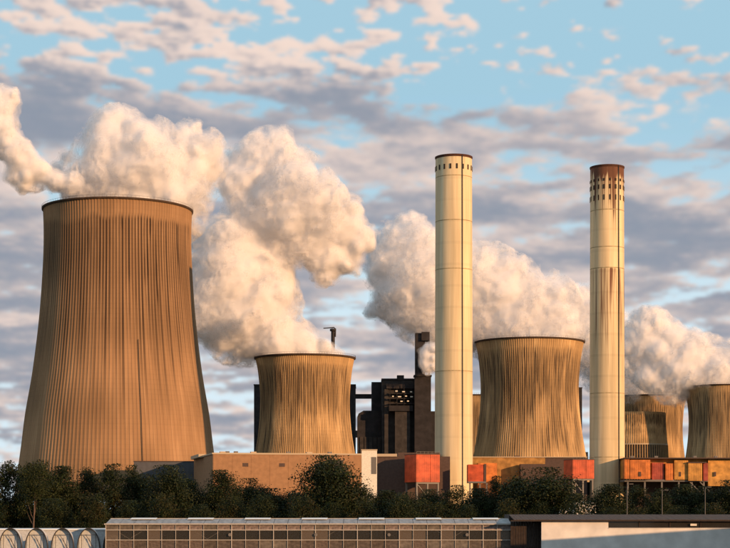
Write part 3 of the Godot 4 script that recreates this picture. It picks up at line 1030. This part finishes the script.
	for x in [158.87, 163.76]:
		s = Shape.new()
		s.bar(Vector3(x, 19.31, -831.5) - t.position, Vector3(x + 5.0, 14.42, -831.5) - t.position, 0.5)
		part("brace", s.mesh(), mat.steel, t)
	for x in [131.02, 142.71, 161.7, 171.93]:
		s = Shape.new()
		s.box(Vector3(x, 31.63, -834.0) - t.position, Vector3(1.6, 1.0, 2.0))
		part("roof_vent", s.mesh(), mat.steel, t)
	for x in [133.94, 153.91, 170.96]:
		s = Shape.new()
		s.box(Vector3(x, 23.16, -828.5 if x < 140.0 else -830.9) - t.position, Vector3(1.1, 2.2, 0.2))
		part("door", s.mesh(), mat.umber, t)
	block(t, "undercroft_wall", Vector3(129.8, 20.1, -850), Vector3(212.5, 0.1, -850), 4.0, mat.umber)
	# low dark sheds that close the view under the boxes
	t = thing("dark_shed", "long low dark shed behind the tree belt, under the red boxes", "building", Vector3(69.09, 0, -870))
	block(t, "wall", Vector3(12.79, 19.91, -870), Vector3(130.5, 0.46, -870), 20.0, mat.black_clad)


func build_greenhouse() -> void:
	var t := thing("greenhouse", "long weathered greenhouse with square panes, grey roof and raised white ridge vents", "greenhouse", Vector3(-5.6, 0, -170))
	var x0 := -25.9
	var x1 := 14.6
	var bays := 29
	var bw := (x1 - x0) / bays
	var o := t.position
	var sheet_b := Shape.new()
	# walls: lower panels, dark glazing, screen band; one piece for each bay
	for k in bays:
		var a := x0 + k * bw
		block(t, "lower_panel", Vector3(a + 0.035, 0.0, -170.0 - rng.randf() * 0.02), Vector3(a + bw - 0.035, 3.34, -170.0), 0.03, [mat.film, mat.film_b, mat.film_c, mat.film_d, mat.film][rng.randi() % 5])
		block(t, "pane", Vector3(a + 0.035, 3.46, -170.03), Vector3(a + bw - 0.035, 4.38, -170.03), 0.006, mat.glass if rng.randf() < 0.75 else mat.glass_dusty)
		block(t, "screen_panel", Vector3(a + 0.03, 4.42, -170.0 - rng.randf() * 0.03), Vector3(a + bw - 0.03, 4.92, -170.0), 0.02, [mat.screen, mat.screen, mat.film_d][rng.randi() % 3])
	for k in bays + 1:
		var a := x0 + k * bw
		var s := Shape.new()
		var thick := 0.075 if k % 3 == 0 else 0.045
		s.box(Vector3(a, 2.48, -169.96) - o, Vector3(thick, 4.96, 0.1))
		part("glazing_bar", s.mesh(), mat.frame, t)
	for y in [3.40, 4.40, 2.1]:
		var s := Shape.new()
		s.box(Vector3((x0 + x1) / 2, y, -169.94) - o, Vector3(x1 - x0, 0.075, 0.08))
		part("rail", s.mesh(), mat.frame, t)
	var s2 := Shape.new()
	s2.box(Vector3((x0 + x1) / 2, 4.99, -169.9) - o, Vector3(x1 - x0 + 0.3, 0.12, 0.26))
	part("gutter", s2.mesh(), mat.frame, t)
	# pitched roof of grey panels, both slopes
	for k in bays:
		var a := x0 + k * bw + 0.02
		var b := x0 + (k + 1) * bw - 0.02
		for side in 2:
			var s := Shape.new()
			var za := -169.95 if side == 0 else -176.4
			var p := [Vector3(a, 5.06, za), Vector3(b, 5.06, za), Vector3(b, 5.52, -173.18), Vector3(a, 5.52, -173.18)]
			var nn := Vector3(0, 0.99, 0.14 if side == 0 else -0.14).normalized()
			var lift := Vector3.UP * rng.randf() * 0.012
			s.quad(p[0] - o + lift, p[1] - o + lift, p[2] - o + lift, p[3] - o + lift, nn)
			s.quad(p[0] - o - Vector3.UP * 0.05, p[1] - o - Vector3.UP * 0.05, p[2] - o - Vector3.UP * 0.05, p[3] - o - Vector3.UP * 0.05, -nn)
			s.quad(p[0] - o + lift, p[1] - o + lift, p[1] - o - Vector3.UP * 0.05, p[0] - o - Vector3.UP * 0.05, Vector3(0, 0, 1))
			part("roof_panel", s.mesh(), mat.roof_grey, t)
	var s3 := Shape.new()
	s3.box(Vector3((x0 + x1) / 2, 5.53, -173.2) - o, Vector3(x1 - x0, 0.07, 0.16))
	part("ridge", s3.mesh(), mat.frame, t)
	for k in 7:
		var a := -23.75 + k * 5.78
		var s := Shape.new()
		s.box(Vector3(a + 1.3, 5.53, -172.60) - o, Vector3(2.6, 0.04, 1.2), Basis(Vector3.RIGHT, 0.10))
		var vent := part("ridge_vent", s.mesh(), mat.vent_white, t)
		for e in [0.1, 1.3, 2.5]:
			s = Shape.new()
			s.box(Vector3(a + e, 5.46, -172.2) - o, Vector3(0.05, 0.08, 0.05))
			part("prop", s.mesh(), mat.frame, vent)
	# gable ends, back wall and floor close the house
	for x in [x0 - 0.02, x1 + 0.02]:
		var s := Shape.new()
		s.box(Vector3(x, 2.5, -173.18) - o, Vector3(0.05, 5.0, 6.3))
		part("gable_wall", s.mesh(), mat.film, t)
	var s4 := Shape.new()
	s4.box(Vector3((x0 + x1) / 2, 2.5, -176.4) - o, Vector3(x1 - x0, 5.0, 0.06))
	part("back_wall", s4.mesh(), mat.film, t)
	for k in 4:
		var a := [0.9, 8.7, 20.2, 33.0][k] as float
		for d in [[0.0, 1.42], [2.84, 1.42]]:
			var s := Shape.new()
			s.bar(Vector3(x0 + a + d[0], 4.36, -170.3) - o, Vector3(x0 + a + d[1], 3.5, -170.3) - o, 0.05)
			part("brace", s.mesh(), mat.frame, t)
	for px in [-13.5, -4.9, 2.4, 10.2]:
		var s := Shape.new()
		s.tube([Vector3(px, 3.93, -169.9) - o, Vector3(px, 3.93, -169.8) - o], [0.16, 0.16], 14)
		part("vent_motor", s.mesh(), mat.steel, t)
	# added crop rows, dense and close to the glass so the panes look dark
	for k in 10:
		var b := thing("added_crop_row", "added dark leafy crop row that darkens the panes, %s from the dark boarded bay" % ["tenth", "ninth", "eighth", "seventh", "sixth", "fifth", "fourth", "third", "second", "first"][k], "plants", Vector3(-23.8 + k * 4.05, 0, -172.3), 0.0, "added crop rows inside the greenhouse")
		var r := RandomNumberGenerator.new(); r.seed = 50 + k % 3
		part("foliage", crown(r, 4.3, 4.5, 1.0, 34, 70, 0.10, [Color(0.022, 0.032, 0.010), Color(0.034, 0.036, 0.012)]), mat.leaf, b)
		var s := Shape.new()
		s.box(Vector3(0, 0.4, 0), Vector3(3.4, 0.8, 0.5))
		part("planter", s.mesh(), mat.dark_wood, b)


func build_white_hall() -> void:
	var o := Vector3(29.40, 0, -168.00)
	var t := thing("white_hall", "white plastered low hall with a dark window strip under a dark tiled roof", "building", o)
	# plaster front in two steps, the window strip above the lower step
	block(t, "wall", Vector3(17.43, 0, -168.00), Vector3(24.04, 5.266, -168.00), 0.3, mat.plaster)
	block(t, "wall", Vector3(24.04, 0, -168.00), Vector3(63.00, 4.573, -168.00), 0.3, mat.plaster)
	block(t, "sill", Vector3(24.04, 4.573, -167.95), Vector3(63.00, 4.636, -167.95), 0.4, mat.plaster)
	for k in 12:
		block(t, "pane", Vector3(24.10 + k * 3.045, 4.657, -168.12), Vector3(27.04 + k * 3.045, 5.256, -168.12), 0.01, mat.glass)
		block(t, "mullion", Vector3(27.04 + k * 3.045, 4.636, -168.05), Vector3(27.14 + k * 3.045, 5.277, -168.05), 0.14, mat.dark_wood)
	block(t, "inner_wall", Vector3(14.75, 0, -173.20), Vector3(63.00, 5.235, -173.20), 0.2, mat.plaster)
	block(t, "side_wall", Vector3(62.79, 0, -168.30), Vector3(63.00, 5.235, -168.30), 5.0, mat.plaster)
	block(t, "side_wall", Vector3(17.43, 0, -168.30), Vector3(17.64, 5.235, -168.30), 5.0, mat.dark_wood)
	# recessed dark boarded bay
	for k in 12:
		block(t, "board", Vector3(14.49 + k * 0.257, 0, -169.20 - (k % 2) * 0.02), Vector3(14.72 + k * 0.257, 5.235, -169.20), 0.05, mat.dark_wood)
	block(t, "wall_light_box", Vector3(32.13, 4.836, -167.90), Vector3(32.76, 5.046, -167.90), 0.12, mat.white_paint)
	# roof: fascia and rows of tiles
	block(t, "fascia", Vector3(14.38, 5.277, -167.70), Vector3(63.21, 5.403, -167.70), 0.12, mat.dark_wood)
	for row in 5:
		var f := row / 5.0
		var s := Shape.new()
		var z := -167.75 - f * 6.2
		var y := 5.41 + f * 0.48
		for k in 155:
			s.box(Vector3(14.85 + k * 0.313, y + 0.05, z - 0.62) - o + Vector3(0, rng.randf() * 0.02, 0), Vector3(0.295, 0.06, 1.3), Basis(Vector3.RIGHT, 0.078))
		var tiles := part("roof_tiles", s.mesh(), mat.tile_roof, t)
		tiles.set_meta("kind", "stuff")
	block(t, "rear_roof", Vector3(14.75, 5.319, -174.00), Vector3(63.21, 5.918, -174.00), 6.0, mat.tile_roof)
	# unseen barn added and shaped to shade the foot of the white wall
	t = thing("shadow_barn", "added timber building with a single-pitch roof, out of view, shading the white hall", "shadow_barn", Vector3(52.4, 0, -146))
	var c := CSGPolygon3D.new()
	c.name = "wall"
	c.polygon = PackedVector2Array([Vector2(-19.4, 0), Vector2(19, 0), Vector2(19, 10.6), Vector2(-19.4, 8.1)])
	c.depth = 12.0
	c.material = mat.dark_wood
	t.add_child(c)
	c.position = Vector3(0, 0, 6)
	var s5 := Shape.new()
	s5.box(Vector3(-0.2, 9.42, 0), Vector3(39.2, 0.2, 13), Basis(Vector3.BACK, 0.065))
	part("roof", s5.mesh(), mat.tile_roof, t)


func build_tunnels() -> void:
	# row of narrow film tunnels seen end-on, and the pale film hall behind them
	var b := thing("film_hall", "pale film-covered hall with a straight roof line behind the hooped tunnels", "greenhouse", Vector3(-34, 0, -176))
	block(b, "wall", Vector3(-60, 0, -176), Vector3(-26.2, 4.3, -176), 8.0, mat.poly)
	block(b, "roof_edge", Vector3(-60.2, 4.3, -175.9), Vector3(-26.1, 4.42, -175.9), 8.3, mat.vent_white)
	var proto: Node3D
	for k in 7:
		var at := Vector3(-40.9 + k * 2.62, 0, -171)
		var label := "narrow film tunnel with dark arched hoop, %s from the greenhouse" % ["seventh", "sixth", "fifth", "fourth", "third", "second", "first"][k]
		if k == 0:
			proto = thing("film_tunnel", label, "polytunnel", at, 0.0, "row of hooped film tunnels")
			var arch := []
			for i in 25:
				var a := PI * i / 24.0
				arch.append(Vector3(-cos(a) * 1.12, 2.6 + sin(a) * 1.95, 0) if true else Vector3.ZERO)
			var path := [Vector3(-1.16, 0, 0)] + arch + [Vector3(1.16, 0, 0)]
			for z in [0.0]:
				var radii := []
				for p in path: radii.append(0.055)
				var s := Shape.new()
				s.tube(path.map(func(p): return p + Vector3(0, 0, z)), radii, 8)
				part("hoop", s.mesh(), mat.dark_steel, proto)
			var s := Shape.new()
			for i in path.size() - 1:
				var p: Vector3 = path[i]; var q: Vector3 = path[i + 1]
				var nn := (q - p).cross(Vector3.FORWARD).normalized()
				if nn.dot(p - Vector3(0, 2.0, 0)) < 0: nn = -nn
				s.quad(p + Vector3(0, 0, -0.05), q + Vector3(0, 0, -0.05), q + Vector3(0, 0, -1.0), p + Vector3(0, 0, -1.0), nn)
			part("film_cover", s.mesh(), mat.poly, proto)
			s = Shape.new()
			for i in range(1, path.size() - 2):
				s.tri(path[0] + Vector3(0, 0, -0.4), path[i] + Vector3(0, 0, -0.4), path[i + 1] + Vector3(0, 0, -0.4), Vector3.BACK, Vector3.BACK, Vector3.BACK)
			s.tri(path[0] + Vector3(0, 0, -0.4), path[-2] + Vector3(0, 0, -0.4), path[-1] + Vector3(0, 0, -0.4), Vector3.BACK, Vector3.BACK, Vector3.BACK)
			part("end_film", s.mesh(), mat.poly, proto)
			for d in [[Vector3(-0.72, 4.0, -0.1), Vector3(-0.72, 0, -0.1)], [Vector3(0.72, 4.0, -0.1), Vector3(0.72, 0, -0.1)], [Vector3(-0.75, 3.92, -0.1), Vector3(0.75, 3.92, -0.1)], [Vector3(0.0, 3.6, -0.15), Vector3(0.72, 1.6, -0.15)], [Vector3(-0.3, 3.9, -0.15), Vector3(0.6, 2.4, -0.15)]]:
				s = Shape.new()
				s.bar(d[0], d[1], 0.04)
				part("end_brace", s.mesh(), mat.dark_steel, proto)
		else:
			copy(proto, "film_tunnel", label, at, 0.0, Vector3.ONE, "row of hooped film tunnels")


# what stands behind a place in the tree belt
func landmark(x: float) -> String:
	for e in [[70, "the huge tower, beside the hooped tunnels"], [130, "the foot of the huge tower"], [193, "the grey hall"], [262, "the shaded end of the brown hall"], [358, "the front of the brown hall"], [402, "the white stair tower"], [440, "the red box beside the clean chimney"], [474, "the clean chimney"], [512, "the orange annex"], [560, "the ochre hall"], [590, "the red box beside the stained chimney"], [625, "the stained chimney"], [672, "the orange part of the clad gallery"]]:
		if x < e[0]: return e[1]
	return "the amber part of the clad gallery"


func build_trees() -> void:
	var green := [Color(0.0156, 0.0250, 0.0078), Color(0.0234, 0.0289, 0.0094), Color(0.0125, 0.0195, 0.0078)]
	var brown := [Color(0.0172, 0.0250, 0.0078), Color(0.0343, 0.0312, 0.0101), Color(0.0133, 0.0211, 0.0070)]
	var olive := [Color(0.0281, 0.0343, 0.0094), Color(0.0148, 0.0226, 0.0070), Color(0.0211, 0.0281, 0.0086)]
	var crowns := []
	var trunks := []
	for k in 8:
		var r := RandomNumberGenerator.new(); r.seed = 100 + k
		var wide := [1.0, 0.9, 1.1, 0.8, 1.05, 0.95, 0.85, 1.15][k] as float
		# unit trees: 10 m tall, scaled when placed
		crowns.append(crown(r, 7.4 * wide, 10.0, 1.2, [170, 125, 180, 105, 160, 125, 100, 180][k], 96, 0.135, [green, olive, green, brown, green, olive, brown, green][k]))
		trunks.append(trunk(r, 9.2, 0.20, 9, 2.6 * wide))
	# [x, height of top, width, distance, kind, words]: positions in metres
	var T := [
		[8, 458, 48, 350, 3, "brownish tree at the outer end of the belt beside the huge tower"], [36, 460, 44, 346, 5, "olive tree behind the pale-trunked birch beside the hooped tunnels"],
		[60, 466, 42, 352, 0, ""], [86, 465, 40, 356, 3, ""], [112, 464, 46, 350, 6, ""], [138, 465, 40, 354, 1, ""],
		[168, 465, 44, 345, 2, "dark rounded tree in front of the grey hall"], [191, 479, 36, 356, 4, ""],
		[222, 470, 38, 350, 0, "loose dark tree before the shaded end of the brown hall"], [246, 478, 42, 356, 7, ""], [272, 488, 44, 352, 2, ""], [297, 491, 38, 358, 5, ""],
		[329, 455, 64, 345, 2, "tall broad dark tree standing out before the brown hall"], [361, 488, 34, 352, 4, ""], [386, 490, 38, 356, 0, ""], [410, 492, 36, 350, 7, ""],
		[432, 489, 38, 355, 2, ""], [455, 485, 36, 350, 6, "small tree at the foot of the clean chimney"], [478, 488, 38, 357, 4, ""], [497, 476, 26, 352, 6, "slim tree before the ochre hall wall"],
		[516, 479, 42, 350, 0, ""], [541, 467, 64, 343, 7, "broad domed dark tree before the ochre hall"], [576, 496, 40, 352, 2, ""], [610, 484, 40, 348, 0, "tree at the foot of the stained chimney"],
		[636, 483, 38, 354, 3, ""], [660, 488, 36, 350, 6, ""], [684, 484, 42, 355, 4, ""], [709, 486, 38, 350, 1, ""], [731, 480, 42, 346, 2, ""]]
	for e in T:
		var d: float = e[3]
		var x: float = (e[0] - 365.0) * d / 1700.0
		var tall: float = 6.6 + (508.0 - e[1]) * d / 1700.0
		var wide: float = e[2] * d / 1700.0
		var label: String = e[5]
		var group := ""
		if label == "":
			label = ["dark green belt tree before ", "olive belt tree with loose crown before ", "", "brownish belt tree with thin crown before "][{0: 0, 2: 0, 4: 0, 7: 0, 1: 1, 5: 1, 3: 3, 6: 3}[e[4]]] + landmark(e[0])
			group = "trees of the belt behind the greenhouse"
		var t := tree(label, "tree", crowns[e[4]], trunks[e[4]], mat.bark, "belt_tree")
		if group: t.set_meta("group", group)
		t.position = Vector3(x, 0, -d)
		t.rotation.y = rng.randf() * TAU
		t.scale = Vector3(wide / 6.4, tall / 10.0, wide / 6.4)
	# a birch in front of the belt, its pale stem bare below the crown
	var rb := RandomNumberGenerator.new(); rb.seed = 555
	var birch := thing("birch_tree", "birch with a bare pale pinkish stem beside the hooped tunnels", "tree", Vector3(-62.88, 0, -322))
	part("crown", crown(rb, 6.4, 15.2, 7.4, 80, 70, 0.15, olive), mat.leaf, birch)
	part("trunk", trunk(rb, 12.0, 0.20, 3, 2.0), mat.birch, birch)
	# undergrowth: shrubs that fill the belt
	var bushes := []
	for k in 5:
		var r := RandomNumberGenerator.new(); r.seed = 300 + k
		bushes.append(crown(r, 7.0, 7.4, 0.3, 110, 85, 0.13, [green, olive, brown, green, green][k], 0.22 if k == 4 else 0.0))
	var stems := []
	for k in 2:
		var r := RandomNumberGenerator.new(); r.seed = 400 + k
		stems.append(trunk(r, 5.5, 0.10, 8, 2.2))
	for k in 44:
		var d := 330.0 + (k % 3) * 3.5 + 18.0 * (k % 2)
		var px := -10.0 + k * 17.2 + rng.randf_range(-4, 4)
		var kind := k % 4
		if px > 22 and px < 44: d = 352.0
		var flowering := (px > 556 and px < 600) or (px > 628 and px < 640)
		if flowering: kind = 4
		var label: String = ["dense dark green shrub in the belt before ", "olive shrub in the belt before ", "brownish shrub in the belt before ", "dense dark green shrub in the belt before ", "shrub with white blossom before "][kind] + landmark(px)
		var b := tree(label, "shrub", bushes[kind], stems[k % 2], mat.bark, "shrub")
		b.set_meta("group", "flowering shrubs" if flowering else "shrubs of the belt behind the greenhouse")
		b.position = Vector3((px - 365.0) * d / 1700.0, 0, -d)
		b.rotation.y = rng.randf() * TAU
		var sc := rng.randf_range(0.9, 1.22)
		b.scale = Vector3(sc, sc * rng.randf_range(0.95, 1.2), sc)
	# lamp posts on the works road
	for e in [[627.0, 484.0, 320.0, "below the start of the clad gallery"], [705.0, 487.0, 320.0, "below the amber end of the gallery"], [662.0, 490.0, 322.0, "between two other posts"]]:
		var d: float = e[2]
		var t := thing("lamp_post", "thin grey lamp post " + e[3], "lamp post", Vector3((e[0] - 365.0) * d / 1700.0, 0, -d), 0.0, "lamp posts along the tree belt")
		var h: float = 6.6 + (508.0 - e[1]) * d / 1700.0
		var s := Shape.new()
		s.tube([Vector3(0, 0, 0), Vector3(0, h - 0.6, 0), Vector3(0.1, h - 0.15, 0), Vector3(0.5, h, 0)], [0.10, 0.07, 0.055, 0.05], 8)
		part("pole", s.mesh(), mat.pole, t)
		s = Shape.new()
		s.box(Vector3(0.8, h, 0), Vector3(0.75, 0.14, 0.3))
		part("lamp_head", s.mesh(), mat.pole, t)


func build_steam() -> void:
	steam("steam_plume", "pale steam rising behind the rim of the huge tower", [[-136.24, 201.3, -965, 20.44], [-152.13, 191.65, -965, 14.76], [-161.78, 188.25, -965, 9.08], [-140.21, 217.2, -965, 12.49], [-123.18, 204.14, -957, 15.89], [-105.01, 191.65, -965, 15.89], [-101.61, 208.68, -975, 12.49], [-91.39, 204.14, -975, 9.08], [-100.47, 223.44, -981, 6.24], [-90.26, 210.95, -965, 7.95], [-127.72, 182.57, -971, 19.3], [-112.96, 180.3, -969, 17.03], [-148.16, 180.3, -969, 13.62], [-143.61, 225.71, -965, 5.11], [-135.1, 224.58, -965, 4.54], [-167.46, 189.38, -965, 6.24], [-173.13, 192.79, -965, 4.54], [-177.67, 190.52, -965, 3.97], [-174.27, 199.6, -965, 3.41], [-181.65, 193.92, -955, 3.41], [-169.73, 205.28, -965, 3.41]], 1.6, 1)
	steam("steam_plume", "thin peach vapour drifting away beyond the huge tower", [[-181.62, 189.86, -930, 7.11], [-186, 194.24, -930, 7.11], [-190.92, 199.16, -930, 7.66], [-195.3, 205.18, -930, 7.11], [-198.58, 212.84, -930, 7.11], [-200.77, 220.5, -930, 7.11], [-198.04, 227.61, -930, 7.11], [-193.11, 231.44, -930, 4.92], [-207.34, 216.67, -930, 9.85], [-187.64, 185.49, -930, 4.92], [-206.24, 229.8, -930, 6.56], [-177.79, 191.51, -930, 4.92], [-173.96, 188.22, -930, 4.38], [-169.59, 186.04, -930, 4.38], [-165.21, 184.94, -930, 4.38], [-160.29, 184.39, -930, 4.38], [-192.02, 188.22, -930, 4.38]], 1.5, 2, 12.0, 0.75)
	steam("steam_plume", "largest golden steam plume billowing from the streaky tower beside the huge one", [[-47.21, 104.79, -1072, 15.11], [-56.02, 111.08, -1070, 13.85], [-29.58, 101.64, -1070, 10.07], [-18.25, 99.75, -1070, 5.66], [-66.09, 119.89, -1070, 16.36], [-78.68, 121.78, -1070, 17.62], [-88.75, 131.22, -1060, 17.62], [-78.68, 143.81, -1070, 21.4], [-94.41, 145.7, -1070, 15.11], [-100.71, 156.4, -1070, 11.33], [-85.6, 162.69, -1064, 18.88], [-63.57, 135, -1070, 16.36], [-61.05, 150.11, -1070, 12.59], [-74.9, 165.21, -1070, 13.85], [-101.34, 175.28, -1070, 8.18], [-100.08, 126.19, -1070, 9.44], [-96.3, 117.38, -1070, 6.92], [-76.79, 182.84, -1080, 11.33], [-62.31, 196.68, -1070, 18.88], [-75.53, 213.05, -1070, 15.11], [-59.79, 222.49, -1070, 15.74], [-47.21, 214.31, -1070, 15.11], [-64.83, 233.19, -1070, 8.18], [-40.91, 194.16, -1060, 20.14], [-27.06, 178.43, -1070, 16.36], [-14.48, 187.87, -1070, 12.59], [-5.66, 175.28, -1070, 10.7], [-10.7, 161.44, -1070, 7.55], [-24.55, 161.44, -1070, 10.07], [-39.65, 170.25, -1070, 11.33], [0.63, 177.8, -1070, 5.04], [-78.68, 225.64, -1070, 7.55], [-86.23, 175.28, -1070, 11.96], [-74.9, 175.28, -1070, 11.33], [-72.38, 160.18, -1070, 13.85], [-57.28, 165.21, -1070, 9.44], [-48.46, 174.02, -1070, 10.07], [-108.89, 148.85, -1070, 8.18], [-106.37, 137.52, -1070, 7.55]], 1.6, 3)
	steam("steam_plume", "thick cream steam plume streaming behind the clean chimney from the mottled tower", [[117.44, 127.6, -1214, 25.62], [104.63, 136.14, -1216, 21.35], [96.09, 144.68, -1214, 22.78], [123.14, 146.11, -1210, 21.35], [135.95, 133.29, -1210, 17.08], [83.28, 161.76, -1210, 23.49], [103.21, 160.34, -1210, 18.51], [60.5, 167.46, -1210, 22.78], [39.86, 176, -1202, 24.2], [24.91, 188.81, -1210, 17.08], [32.03, 200.2, -1210, 12.1], [20.64, 181.69, -1210, 15.66], [14.95, 193.08, -1210, 7.83], [46.26, 154.65, -1210, 22.78], [26.34, 158.21, -1210, 15.66], [33.45, 143.97, -1210, 12.1], [53.38, 134.72, -1210, 14.24], [64.77, 129.74, -1210, 11.39], [69.04, 181.69, -1210, 11.39], [26.34, 207.32, -1210, 5.69], [37.72, 197.35, -1210, 8.54], [16.37, 151.8, -1210, 8.54], [9.25, 148.24, -1210, 5.69], [19.22, 144.68, -1210, 6.41], [3.56, 145.39, -1210, 3.56], [53.38, 190.24, -1210, 11.39], [74.74, 133.29, -1210, 12.81]], 1.8, 4)
	steam("steam_plume", "lavender steam from the distant golden tower, behind the stained chimney", [[265.22, 114.55, -1586, 25.13], [246.61, 131.3, -1582, 27.92], [220.55, 151.77, -1582, 26.06], [198.22, 175.97, -1582, 22.33], [181.46, 198.3, -1582, 15.82], [168.44, 202.02, -1582, 11.17], [195.42, 203.88, -1582, 11.17], [209.38, 189, -1582, 16.75], [227.99, 172.24, -1582, 16.75], [190.77, 153.63, -1582, 16.75]], 2.3, 5)
	steam("steam_plume", "cream steam bank trailing from the tower behind the amber gallery end", [[309.19, 110.8, -1456, 23.06], [287.84, 122.76, -1452, 22.21], [304.92, 126.18, -1452, 13.67], [270.76, 131.3, -1452, 18.79], [279.3, 143.26, -1452, 11.96], [253.67, 148.38, -1452, 15.37], [245.13, 162.05, -1452, 11.96], [232.32, 148.38, -1452, 13.67], [245.13, 131.3, -1452, 17.08], [262.21, 119.34, -1452, 17.08], [234.88, 168.88, -1452, 7.69], [247.69, 170.59, -1452, 6.83], [320.29, 122.76, -1452, 20.5], [296.38, 134.72, -1452, 8.54]], 2.1, 6)
	steam("steam_plume", "wisp of grey vapour clinging to the black stair tower", [[39.15, 110.11, -1128, 3.32], [41.14, 106.13, -1128, 3.98], [39.15, 102.15, -1128, 3.32], [41.8, 99.49, -1128, 3.32], [45.12, 111.44, -1128, 4.64], [46.45, 103.48, -1128, 4.64]], 1.2, 7, 8.0, 0.4)
